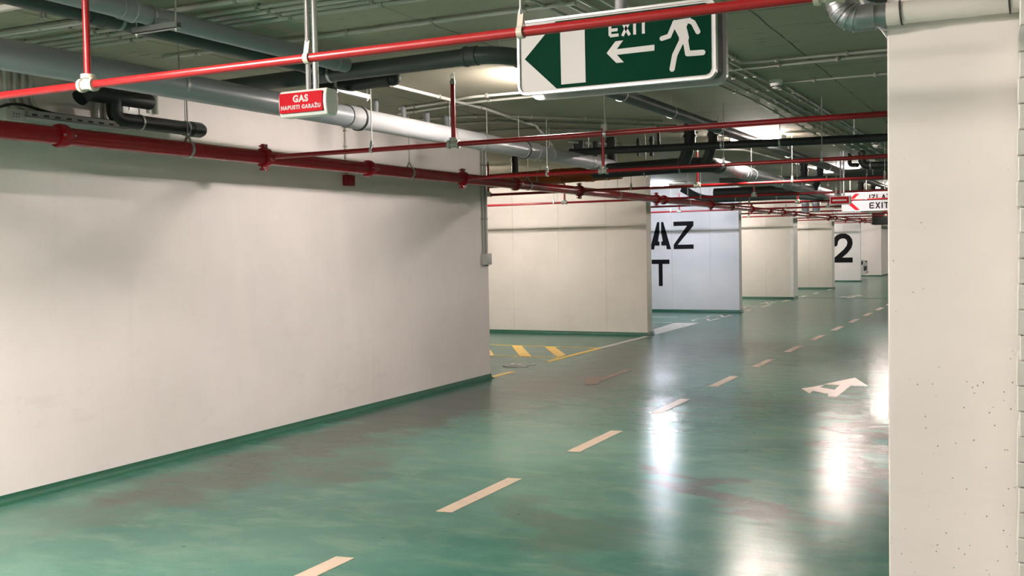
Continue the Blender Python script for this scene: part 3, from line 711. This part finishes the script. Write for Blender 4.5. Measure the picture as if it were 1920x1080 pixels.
# vertical grey tank-like ducts and duct box over the lane far away
for x, lab in ((-4.60, 'left one of two far grey vertical duct pipes'), (-4.36, 'right one of two far grey vertical duct pipes')):
    t = thing('grey_duct_pipe', lab, 'duct', (x, 24.2, 2.2), 'two far grey vertical ducts')
    obj('pipe', tube(BM(), [(x, 24.2, 2.30), (x, 24.2, CEIL)], .09, 20), m_pvc_light, t); ringat(t, (x, 24.2, 2.5), (0, 0, 1), .09, .03, .006)
t = thing('ventilation_fan', 'black box shaped fan under the ceiling beside the column, far away', 'fan', (-3.75, 33, 2.2))
obj('casing', box(BM(), -4.25, 32.6, 2.10, -3.2, 33.2, 2.45, .02), m_black, t)
for s in (-4.1, -3.4): rod(t, s, 32.9, 2.45, r=.008)

# ------------------------------------------------------------------ things high on the left wall
t = thing('insulated_pipe', 'black insulated pipe with capped end below the grey drain at left', 'pipe', (-5.7, 5, 2.69))
bm = BM(); tube(bm, [(-5.70, 4.93, 2.655), (-5.70, 4.99, 2.70), (-5.70, 5.55, 2.70)], .055, 18, .05); obj('upper_pipe', bm, m_black, t)
bm = BM(); tube(bm, [(-5.70, 5.22, 2.70), (-5.70, 5.22, 2.545), (-5.70, 5.95, 2.545)], .052, 18, .09); obj('lower_pipe', bm, m_black, t)
bm = BM(); lathe(bm, (-5.70, 5.95, 2.545), (0, 1, 0), [(0, .058), (.10, .058), (.13, .045), (.135, .02)], 18); obj('end_cap', bm, m_pvc_dark, t)
for y in (5.45, 5.9): ringat(t, (-5.70, y, 2.545), (0, 1, 0), .052, .016, .005); rod(t, -5.70, y, 2.60)
t = thing('cable_tray', 'perforated silver cable tray above the red main at far left', 'cable tray', (-5.75, 4.3, 2.5))
bm = BM(); box(bm, -5.90, 4.51, 2.485, -5.68, 5.33, 2.489); box(bm, -5.684, 4.51, 2.485, -5.68, 5.33, 2.53); box(bm, -5.90, 4.51, 2.485, -5.896, 5.33, 2.53); obj('tray', bm, m_galv, t)
bm = BM()
for k in range(9): box(bm, -5.6805, 4.54+.088*k, 2.497, -5.6785, 4.58+.088*k, 2.508)
obj('slots', bm, m_darkgap, t)['kind'] = 'stuff'
for dx in (0, .025, .05, .075): obj('cable', tube(BM(), [(-5.70-dx, 4.505, 2.525+.012*(dx > .04)), (-5.70-dx, 5.30, 2.525+.012*(dx > .04))], .008, 8), m_rubber if dx == .05 else m_conduit_w, t)
t = thing('junction_box', 'small grey junction box with tiny holes at the far left edge', 'junction box', (-5.78, 4.42, 2.47))
obj('case', box(BM(), -5.84, 4.36, 2.45, -5.69, 4.50, 2.53, .004), m_greyplastic, t)
bm = BM()
for a in range(3):
    for b in range(2): box(bm, -5.692, 4.41+.02*a, 2.475+.02*b, -5.688, 4.418+.02*a, 2.481+.02*b)
obj('holes', bm, m_darkgap, t)
obj('black_cable', tube(BM(), [(-5.76, 4.30, 2.50), (-5.76, 4.42, 2.56), (-5.74, 4.50, 2.57), (-5.72, 4.75, 2.53), (-5.72, 5.0, 2.53)], .009, 8, .06), m_rubber, t)
for i, (y, lab) in enumerate(((4.53, 'leftmost'), (4.60, 'second from left'), (4.66, 'third from left'), (4.72, 'rightmost'))):
    t = thing('wall_conduit', '%s of four whitish conduits high on the left wall' % lab, 'conduit', (LW, y, 2.7), 'four wall conduits at far left')
    obj('conduit', tube(BM(), [(LW+.018, y, CEIL), (LW+.018, y, 2.62), (LW+.018, y+.08, 2.56), (LW+.018, y+.2+.05*i, 2.545)], .014, 10, .05), m_conduit_w, t)
    obj('clip', box(BM(), LW, y-.02, 2.80, LW+.036, y+.02, 2.82, .003), m_clip, t)
for i, (y, lab) in enumerate(((5.26, 'left'), (5.34, 'right'))):
    t = thing('wall_conduit', '%s white conduit just behind the black elbow on the left wall' % lab, 'conduit', (LW, y, 2.6))
    obj('conduit', tube(BM(), [(LW+.02, y, CEIL), (LW+.02, y, 2.52)], .018, 10), m_conduit_w, t)
for i, y in enumerate((5.74, 5.82)):
    t = thing('wall_conduit', '%s conduit right of the marked white wall box' % ('left', 'right')[i], 'conduit', (LW, y, 2.7))
    obj('conduit', tube(BM(), [(LW+.02, y, CEIL), (LW+.02, y, 2.66)], .016, 10), m_conduit, t)
t = thing('wall_box', 'white wall box with faint marks above the black insulated pipe', 'junction box', (LW, 5.58, 2.67))
obj('case', box(BM(), LW, 5.47, 2.625, LW+.05, 5.69, 2.715, .005), m_plastic, t)
bm = BM(); stroke(bm, [(5.50, 2.69), (5.53, 2.67), (5.52, 2.655)], .004, LW+.0502, LW+.052, 'yz'); stroke(bm, [(5.60, 2.69), (5.63, 2.685)], .005, LW+.0502, LW+.052, 'yz'); obj('marks', bm, m_signblack, t)
t = thing('fire_alarm_button', 'small red alarm box on the left wall below the main pipe', 'alarm', (LW, 8.26, 2.28))
obj('case', box(BM(), LW, 8.19, 2.225, LW+.06, 8.33, 2.335, .012), m_red, t)
bm = BM(); lathe(bm, (LW+.06, 8.26, 2.28), (1, 0, 0), [(0, .03), (.008, .028), (.009, .01)], 16); obj('sounder', bm, m_red_main, t)
t = thing('wall_conduit', 'thin grey conduit dropping to the red alarm box', 'conduit', (LW, 8.24, 2.6))
obj('conduit', tube(BM(), [(LW+.014, 8.24, CEIL), (LW+.014, 8.24, 2.335)], .010, 10), m_conduit, t)
for z in (2.75, 2.6, 2.45): obj('clip', box(BM(), LW, 8.222, z, LW+.027, 8.258, z+.015, .002), m_clip, t)
# conduits on the left wall's end
for i, (x, y, r) in enumerate(((LW+.016, 11.02, .014), (LW+.016, 11.085, .014))):
    t = thing('wall_conduit', '%s grey conduit running down the corner of the long left wall' % ('left', 'right')[i], 'conduit', (x, y, 2.2), 'corner conduits on the left wall')
    obj('conduit', tube(BM(), [(x, y, CEIL), (x, y, 1.53)], r, 12), m_conduit, t)
    for z in (2.6, 1.95): obj('clip', box(BM(), LW, y-.024, z, LW+.034, y+.024, z+.018, .003), m_clip, t)
t = thing('switch_box', 'small grey switch box near the corner of the long left wall', 'switch', (LW, 11.05, 1.46))
obj('case', box(BM(), LW, 10.99, 1.40, LW+.07, 11.13, 1.535, .006), m_greyplastic, t)
obj('cable_gland', box(BM(), LW+.02, 11.04, 1.385, LW+.05, 11.08, 1.40, .002), m_darkgap, t)

# ------------------------------------------------------------------ ceiling conduits
def conduit(label, pts, mat=None, r=.011, clips=6, group='grey conduits clipped to the ceiling', z=CEIL-.02, bend=.06):
    P = [Vector((x, y, z)) for x, y in pts]
    t = thing('ceiling_conduit', label, 'conduit', tuple(P[0]), group)
    obj('conduit', tube(BM(), P, r, 8, bend), mat or m_conduit, t)
    L = sum((b-a).length for a, b in zip(P, P[1:])); proto = None
    for k in range(clips):
        s = (k+.5)/clips*L
        for a, b in zip(P, P[1:]):
            l = (b-a).length
            if s <= l:
                q = a+(b-a)*(s/l); d = (b-a).normalized(); break
            s -= l
        if proto is None:
            proto = obj('clip', box(BM(), -.016, -.011, -.018, .016, .011, .02, .002), m_clip); c = proto
        else:
            c = proto.copy(); COL.objects.link(c)
        c.parent = t; c.location = q - P[0]; c.rotation_euler = (0, 0, math.atan2(d.y, d.x)+math.pi/2)
        if c is proto: c.name = 'clip'
    return t
conduit('conduit turning a corner right of the exit sign, to the column', [(-1.885, 6.6), (-1.885, 7.55), (-.6, 7.6), (1.5, 7.6)], clips=9)
conduit('conduit just beyond the corner-turning one, straight to the column', [(-2.3, 7.80), (1.5, 7.76)], clips=9)
conduit('thin conduit ending at the nearer smoke detector', [(-1.81, 8.66), (1.5, 8.69)], r=.008, clips=7)
xs = [(-2.37, -2.44), (-2.25, -2.30), (-2.15, -2.20), (-2.05, -2.08), (-1.98, -1.93), (-1.86, -1.83)]
for i, (xa, xb) in enumerate(xs):
    conduit('%s conduit from the left in the lengthwise bundle beyond the exit sign' % ORD[i], [(xa-.04*(i < 3), 3.0), (xa, 5.4), (xa+.05, 8.3), (xb+.16-.03*i, 9.4), (xb+.06, 15.0), (xb+.10, 30.0)] if i < 5 else [(-1.845, 8.9), (-1.84, 30.0)], r=.0095, clips=34, group='lengthwise bundle of conduits under the ceiling')
conduit('thick conduit crossing above the red pipe, left of the exit sign', [(-5.2, 5.2), (-2.2, 5.2)], r=.015, clips=5)
for i, (y, lab) in enumerate(((4.25, 'first'), (4.42, 'second'), (4.52, 'third'), (4.61, 'fourth'), (4.70, 'fifth'))):
    conduit('%s of the cross conduits at top left, counted from the camera' % lab, [(-5.85, y-.02), (-2.2, y)], r=.012 if i % 2 else .014, clips=6, group='cross conduits at the top left')
conduit('thick conduit in the very top left corner of the ceiling', [(-5.85, 3.74), (-4.3, 3.745)], r=.02, clips=3)
conduit('fat whitish conduit left of the red riser at top left', [(-5.85, 4.14), (-4.35, 4.18)], r=.02, clips=3, mat=m_conduit)
conduit('white conduit running away above the big grey drain', [(-4.56, 6.6), (-4.6, 8.6), (-4.8, 10.2), (-5.7, 12.7)], m_conduit_w, .014, 8, 'white conduits over the grey drain')
conduit('upper white conduit crossing over the drain toward the exit sign', [(-5.3, 8.25), (-4.66, 8.06), (-4.37, 7.94), (-2.6, 7.97)], m_conduit_w, .012, 6, 'white conduits over the grey drain')
conduit('lower white conduit crossing over the drain toward the exit sign', [(-5.5, 8.55), (-4.73, 8.30), (-4.4, 8.21), (-2.6, 8.19)], m_conduit_w, .012, 6, 'white conduits over the grey drain')
for i, y in enumerate((9.0, 9.5, 10.3)):
    conduit('%s dark conduit behind the riser stubs' % ORD[i], [(-5.85, y), (-4.9, y+.1), (-3.5, y+1.6)], m_clip, .012, 5, 'dark conduits behind the riser stubs')
conduit('white conduit over the black pipes ahead', [(-5.2, 12.0), (-4.4, 13.4), (-3.6, 14.5), (-3.4, 20)], m_conduit_w, .014, 5)

# ------------------------------------------------------------------ detectors
def detector(x, y, label):
    t = thing('smoke_detector', label, 'smoke detector', (x, y, CEIL), 'smoke detectors')
    bm = BM(); lathe(bm, (x, y, CEIL), (0, 0, -1), [(0, .052), (.02, .054), (.03, .054), (.032, .050)], 28); obj('base', bm, m_plastic, t)
    bm = BM(); lathe(bm, (x, y, CEIL-.030), (0, 0, -1), [(0, .047), (.012, .047), (.020, .040), (.020, .030), (.034, .030), (.040, .018), (.041, .001)], 28); obj('chamber', bm, m_plastic, t)
    bm = BM()
    for k in range(10):
        a = 2*math.pi*k/10; c = Vector((x+math.cos(a)*.037, y+math.sin(a)*.037, CEIL-.056))
        box(bm, c.x-.007, c.y-.007, c.z-.004, c.x+.007, c.y+.007, c.z+.004)
    obj('vents', bm, m_darkgap, t)
detector(-1.87, 8.62, 'white smoke detector on the ceiling left of the column, nearer one')
detector(-1.875, 14.87, 'small far smoke detector just left of the column')
t = thing('anchor_plug', 'two tiny leftover anchor pins on the ceiling at top left', 'anchor', (-4.84, 3.95, CEIL))
for dx in (0, .03): obj('pin', tube(BM(), [(-4.84+dx, 3.95, CEIL), (-4.84+dx, 3.95, CEIL-.04)], .006, 8), m_galv, t)

# ------------------------------------------------------------------ exit sign
X0, X1, Z0, Z1 = -2.158, -1.208, 2.315, 2.660
t = thing('exit_sign', 'large green and white hanging exit sign with running figure and arrow', 'sign', (-1.67, 4.45, CEIL))
def rim(x0, z0, x1, z1, r, wd, ya, yb, name, mat):
    bm = BM(); A = rrect(x0, z0, x1, z1, r, 8); B = rrect(x0+wd, z0+wd, x1-wd, z1-wd, max(r-wd, .004), 8)
    L = []
    for poly, y in ((A, ya), (A, yb), (B, yb), (B, ya)): L.append([bm.verts.new((a, y, b)) for a, b in poly])
    n = len(A)
    for q in range(4):
        P, Q = L[q], L[(q+1) % 4]
        for i in range(n): bm.faces.new((P[i], P[(i+1) % n], Q[(i+1) % n], Q[i]))
    return obj(name, bm, mat, t)
# front box
rim(X0, Z0, X1, Z1, .042, .010, 4.392, 4.425, 'frame', m_alu)
obj('panel', plate(BM(), rrect(X0+.008, Z0+.008, X1-.008, Z1-.008, .036, 8), 4.402, 4.418), m_signwhite, t, False)
gp = [(-2.123, 2.482), (-1.962, 2.334)] + [p for p in rrect(-1.70, 2.334, -1.230, 2.642, .026, 6) if p[0] > -1.6 and p[1] < 2.4][::1]
gp = [(-2.123, 2.484), (-1.962, 2.334), (-1.256, 2.334), (-1.238, 2.341), (-1.230, 2.360), (-1.230, 2.616), (-1.238, 2.635), (-1.256, 2.642), (-1.962, 2.642)]
obj('green_field', plate(BM(), gp, 4.3995, 4.4025), m_signgreen, t, False)['label'] = 'green field'
obj('white_bar', plate(BM(), [(-1.937, 2.350), (-1.815, 2.350), (-1.817, 2.626), (-1.939, 2.626)], 4.397, 4.400), m_signwhite, t, False)['label'] = 'white bar'
bm = BM(); plate(bm, [(-1.711, 2.471), (-1.665, 2.423), (-1.630, 2.423), (-1.662, 2.459), (-1.485, 2.460), (-1.485, 2.486), (-1.662, 2.484), (-1.632, 2.520), (-1.668, 2.520)], 4.397, 4.400)
obj('arrow', bm, m_signwhite, t, False)
def bold_word(bm, word, x, z, wd, ht, st, y0, y1, gap):
    for ch in word:
        w_ = wd*(.25 if ch == 'I' else 1)
        if ch == 'E': stroke(bm, [(x+wd, z+st/2), (x+st/2, z+st/2), (x+st/2, z+ht-st/2), (x+wd, z+ht-st/2)], st, y0, y1, rnd=False); stroke(bm, [(x+st/2, z+ht/2), (x+wd*.9, z+ht/2)], st, y0, y1, rnd=False)
        if ch == 'X': stroke(bm, [(x+st/2, z), (x+wd-st/2, z+ht)], st, y0, y1, rnd=False); stroke(bm, [(x+st/2, z+ht), (x+wd-st/2, z)], st, y0, y1, rnd=False)
        if ch == 'I': stroke(bm, [(x+w_/2, z), (x+w_/2, z+ht)], st, y0, y1, rnd=False)
        if ch == 'T': stroke(bm, [(x+wd/2, z), (x+wd/2, z+ht)], st, y0, y1, rnd=False); stroke(bm, [(x, z+ht-st/2), (x+wd, z+ht-st/2)], st, y0, y1, rnd=False)
        if ch == 'Z': stroke(bm, [(x, z+ht-st/2), (x+wd-st/3, z+ht-st/2), (x+st/3, z+st/2), (x+wd, z+st/2)], st, y0, y1, rnd=False)
        if ch == 'L': stroke(bm, [(x+st/2, z+ht), (x+st/2, z+st/2), (x+wd, z+st/2)], st, y0, y1, rnd=False)
        if ch == 'A': stroke(bm, [(x+st/3, z), (x+wd/2, z+ht-st/3), (x+wd-st/3, z)], st, y0, y1, rnd=False); stroke(bm, [(x+wd*.25, z+ht*.3), (x+wd*.75, z+ht*.3)], st, y0, y1, rnd=False)
        x += w_+gap
    return bm
obj('lettering', bold_word(BM(), 'EXIT', -1.700, 2.540, .048, .062, .0135, 4.397, 4.400, .011), m_signwhite, t, False)['label'] = 'word EXIT'
obj('lettering', bold_word(BM(), 'IZLAZ', -1.720, 2.611, .030, .024, .007, 4.397, 4.400, .010), m_signwhite, t, False)
bm = BM()
lathe_c = (-1.394, 4.397, 2.622)
plate(bm, [(-1.394+.019*math.cos(a*math.pi/12), 2.607+.019*math.sin(a*math.pi/12)) for a in range(24)], 4.397, 4.400)
plate(bm, [(-1.402, 2.577), (-1.378, 2.583), (-1.318, 2.585), (-1.338, 2.548), (-1.327, 2.500), (-1.336, 2.470), (-1.372, 2.478), (-1.372, 2.506), (-1.392, 2.545)], 4.397, 4.400)
stroke(bm, [(-1.390, 2.573), (-1.417, 2.516), (-1.450, 2.509)], .021, 4.3972, 4.4001)
stroke(bm, [(-1.328, 2.574), (-1.308, 2.563), (-1.287, 2.521)], .022, 4.3974, 4.4002)
stroke(bm, [(-1.358, 2.495), (-1.392, 2.432), (-1.405, 2.372)], .024, 4.3976, 4.4003)
stroke(bm, [(-1.343, 2.490), (-1.334, 2.432), (-1.267, 2.430)], .024, 4.3978, 4.4004)
obj('running_figure', bm, m_signwhite, t, False)
# back box, seen past the dark gap
X0b, X1b, Z0b, Z1b = X0+.035, X1+.010, Z0-.006, Z1-.006
obj('gap_shade', plate(BM(), rrect(X0+.10, Z0+.02, X1-.005, Z1-.02, .03, 6), 4.426, 4.52), m_darkgap, t, False)  # dark block standing in for the shade between the two panels
rim(X0b-.03, Z0b, X1b, Z1b, .045, .022, 4.525, 4.56, 'frame', m_alu)
obj('back_panel', plate(BM(), rrect(X0b-.01, Z0b+.012, X1b-.012, Z1b-.012, .036, 8), 4.535, 4.55), m_signwhite, t, False)
obj('pole', tube(BM(), [(-1.668, 4.475, 2.62), (-1.668, 4.475, CEIL)], .028, 20), m_pvc_light, t)
bm = BM(); lathe(bm, (-1.668, 4.475, CEIL-.012), (0, 0, 1), [(0, .06), (.012, .06)], 20); obj('ceiling_flange', bm, m_pvc_light, t)

# ------------------------------------------------------------------ gas signs
def gas_sign(ox, oy, oz, label, text=True):
    """origin: lower left front corner of the sign"""
    t = thing('gas_warning_sign', label, 'sign', (ox+.15, oy+.07, oz))
    bm = BM(); prof = []
    W_, H_, D_ = .292, .127, .105
    # cross-section in y/z with bulged sides, extruded along x
    for k in range(7): a = math.radians(-90+30*k); prof.append((oy+D_*.80+math.cos(a)*D_*.20, oz+H_*.5+math.sin(a)*H_*.5))
    for k in range(7): a = math.radians(90+30*k); prof.append((oy+.018+math.cos(a)*.018, oz+H_*.5+math.sin(a)*H_*.5))
    plate(bm, prof, ox, ox+W_, 'yz')
    bmesh.ops.recalc_face_normals(bm, faces=bm.faces)
    caps = [f for f in bm.faces if len(f.verts) > 4]
    es = {e for f in caps for e in f.edges}
    bmesh.ops.bevel(bm, geom=list(es), offset=.008, segments=3, affect='EDGES', profile=.5)
    obj('housing', bm, m_plastic, t)
    fy = oy-.0005
    obj('face', plate(BM(), rrect(ox+.012, oz+.016, ox+W_-.018, oz+H_-.014, .006, 4), fy-.0045, fy+.01), m_signred, t, False)['label'] = 'red face'
    if text:
        cx = ox+.012+(W_-.030)/2
        obj('lettering', letters('GAS', .046, cx, fy-.0052, oz+.081, .0012, .0018, sp=1.14), m_signwhite, t, False)['label'] = 'white word GAS'
        obj('lettering', letters('NAPUSTI GARAŽU', .0265, cx, fy-.0052, oz+.041, .0012, .0011, sx=.94, sp=1.22), m_signwhite, t, False)['label'] = 'white words NAPUSTI GARAŽU'
    else:
        obj('lettering', box(BM(), ox+.04, fy-.006, oz+.05, ox+.24, fy-.004, oz+.075), m_signwhite, t, False)
    obj('pole', tube(BM(), [(ox+.148, oy+.055, oz+H_), (ox+.148, oy+.055, CEIL)], .0125, 14), m_pvc_light, t)
    obj('pole', tube(BM(), [(ox+.192, oy+.055, oz+H_), (ox+.192, oy+.055, CEIL)], .0145, 14), m_alu, t)
    return t
gas_sign(-3.345, 4.10, 2.269, 'white box sign with red face saying GAS NAPUSTI GARAŽU')
gas_sign(-2.66, 15.85, 2.155, 'tiny far red and white gas sign in front of the white arrow sign', False)

# ------------------------------------------------------------------ far white exit sign
t = thing('exit_sign', 'far white sign with red chevron and black EXIT lettering, half behind the column', 'sign', (-2.7, 20.6, CEIL))
a0, b0, a1, b1 = -3.235, 2.185, -2.18, 2.54
rim(a0, b0, a1, b1, .03, .015, 20.58, 20.64, 'frame', m_alu)
obj('panel', plate(BM(), rrect(a0+.012, b0+.012, a1-.012, b1-.012, .02), 20.60, 20.63), simple('light_grey_sign_panel', (0.5, 0.5, 0.53), .7, spec=.1), t, False)
obj('chevron', plate(BM(), [(-3.155, 2.36), (-2.985, 2.515), (-2.91, 2.515), (-3.06, 2.36), (-2.90, 2.20), (-2.98, 2.20)], 20.594, 20.60), m_signred, t, False)
obj('lettering', bold_word(BM(), 'EXIT', -2.73, 2.225, .088, .115, .022, 20.594, 20.60, .022), m_signblack, t, False)['label'] = 'word EXIT'
obj('lettering', bold_word(BM(), 'IZLAZ', -2.73, 2.385, .072, .105, .020, 20.594, 20.60, .020), m_signblack, t, False)['label'] = 'word IZLAZ'
for x in (-3.08, -2.45): rod(t, x, 20.61, b1, r=.012, name='pole', mat=m_conduit_w)

# ------------------------------------------------------------------ wrapped pipe on the column and silver ducts
t = thing('insulated_pipe', 'white wrapped pipe across the top of the column ending in a silver elbow', 'pipe', (-.4, 3.92, 2.41))
yP, zP = 3.945, 2.412
bm = BM(); pts = []; rr = []
n = 40
for k in range(n+1):
    x = -.46 + 1.6*k/n; pts.append((x, yP, zP)); rr.append(.040 + random.uniform(-.0012, .0012))
tube(bm, pts, rr, 20); obj('wrapping', bm, m_insul, t)
obj('bare_length', tube(BM(), [(-.60, yP, zP), (-.46, yP, zP)], .0395, 20), m_foil, t)
# gored elbow turning up
bm = BM(); C0 = Vector((-.545, 0, 2.412+.075)); pts = []; rr = []
for k in range(13):
    a = math.radians(270 - 90*k/12); pts.append((C0.x+math.cos(a)*.080, yP, C0.z+math.sin(a)*.078)); rr.append(.050 if k % 3 else .047)
pts = [(-.50, yP, zP)] + pts + [(C0.x-.080, yP, CEIL)]; rr = [.049]+rr+[.050]
tube(bm, pts, rr, 24); obj('elbow', bm, m_foil, t)
bm = BM()
for k in range(1, 6):
    a = math.radians(270-90*k/6); c = Vector((C0.x+math.cos(a)*.080, yP, C0.z+math.sin(a)*.078)); ax = Vector((-math.sin(a), 0, math.cos(a)))
    lathe(bm, c-ax*.002, ax, [(0, .048), (.0, .0525), (.004, .0525), (.004, .048)], 24)
obj('seams', bm, m_foil, t)
for x in (-.412, -.065): ringat(t, (x, yP, zP), (1, 0, .08), .041, .006, .003, 'tape_band', m_tape)
pipe_thing('silver_duct', 'silver foil duct passing behind the elbow and the column', 'duct', [(-.575, 4.10, 2.60), (-.575, 9.5, 2.60)], .050, m_foil, rings=[((-.575, 4.5, 2.60), (0, 1, 0)), ((-.575, 4.95, 2.60), (0, 1, 0))])
# conduit stubs feeding it are hidden; a loose black cable loops above
t = thing('black_cable', 'thick black cable loop above the silver elbow', 'cable', (-.5, 4.2, 2.6))
obj('cable', tube(BM(), [(-.60, 4.12, CEIL), (-.60, 4.12, 2.56), (-.52, 4.14, 2.50), (-.42, 4.16, 2.53)], .012, 10, .08), m_rubber, t)

# ------------------------------------------------------------------ parked car in the far bay
def car(cx, cy_, label):
    t = thing('car', label, 'car', (cx, cy_, 0))
    # nose toward +x ; sections along x: (x, z bottom, z belt, half width)
    L = [(-4.3, .38, .80, .70), (-4.2, .28, .92, .82), (-3.4, .22, 1.0, .88), (-1.2, .20, .98, .90), (-.5, .22, .90, .88), (-.12, .24, .80, .82), (0, .34, .66, .70)]
    bm = BM(); rings = []
    for x, zb, zt_, hw in L:
        prof = [(-hw*.86, zb), (-hw, zb+.12), (-hw, zb+(zt_-zb)*.6), (-hw*.93, zt_-.02), (-hw*.75, zt_+.02), (hw*.75, zt_+.02), (hw*.93, zt_-.02), (hw, zb+(zt_-zb)*.6), (hw, zb+.12), (hw*.86, zb)]
        rings.append([bm.verts.new((cx+x, cy_+a, b)) for a, b in prof])
    for A, B in zip(rings, rings[1:]):
        for k in range(len(A)): bm.faces.new((A[k], A[(k+1) % len(A)], B[(k+1) % len(B)], B[k]))
    bm.faces.new(rings[0][::-1]); bm.faces.new(rings[-1])
    obj('body', bm, m_carpaint, t)
    bm = BM(); rings = []
    for x, z, hw in ((-4.05, .97, .74), (-3.5, 1.40, .60), (-2.0, 1.44, .60), (-1.1, .98, .76)):
        rings.append([bm.verts.new((cx+x, cy_-hw, z)), bm.verts.new((cx+x, cy_+hw, z)), bm.verts.new((cx+x, cy_+.80, .95)), bm.verts.new((cx+x, cy_-.80, .95))])
    for A, B in zip(rings, rings[1:]):
        for k in range(4): bm.faces.new((A[k], A[(k+1) % 4], B[(k+1) % 4], B[k]))
    bm.faces.new(rings[0][::-1]); bm.faces.new(rings[-1]); obj('cabin_glass', bm, m_glass, t)
    obj('roof', box(BM(), cx-3.45, cy_-.58, 1.40, cx-2.05, cy_+.58, 1.455, .02), m_carpaint, t)
    for x in (-3.45, -.85):
        for s in (-1, 1):
            bm = BM(); lathe(bm, (cx+x, cy_+s*.72, .32), (0, s, 0), [(0, .32), (.18, .32), (.20, .29)], 24); wh = obj('wheel', bm, m_rubber, t)
            bm = BM(); lathe(bm, (cx+x, cy_+s*.90, .32), (0, s, 0), [(0, .20), (.025, .19), (.026, .05)], 16); rm = obj('rim', bm, m_alu, wh)
    for s in (-1, 1): obj('headlight', box(BM(), cx-.22, cy_+s*.62-.16, .62, cx-.01, cy_+s*.62+.16, .78, .02), m_glass, t)
    obj('grille', box(BM(), cx-.06, cy_-.40, .36, cx+.015, cy_+.40, .56, .02), m_rubber, t)
    obj('bumper', box(BM(), cx-.12, cy_-.78, .22, cx+.03, cy_+.78, .36, .03), m_carpaint, t)
    for s in (-1, 1): obj('mirror', box(BM(), cx-1.45, cy_+s*1.0-.09, .95, cx-1.33, cy_+s*1.0+.09, 1.08, .02), m_rubber, t)
car(-6.30, 46.2, 'white car whose dark nose peeks out behind the wall with the big 2')
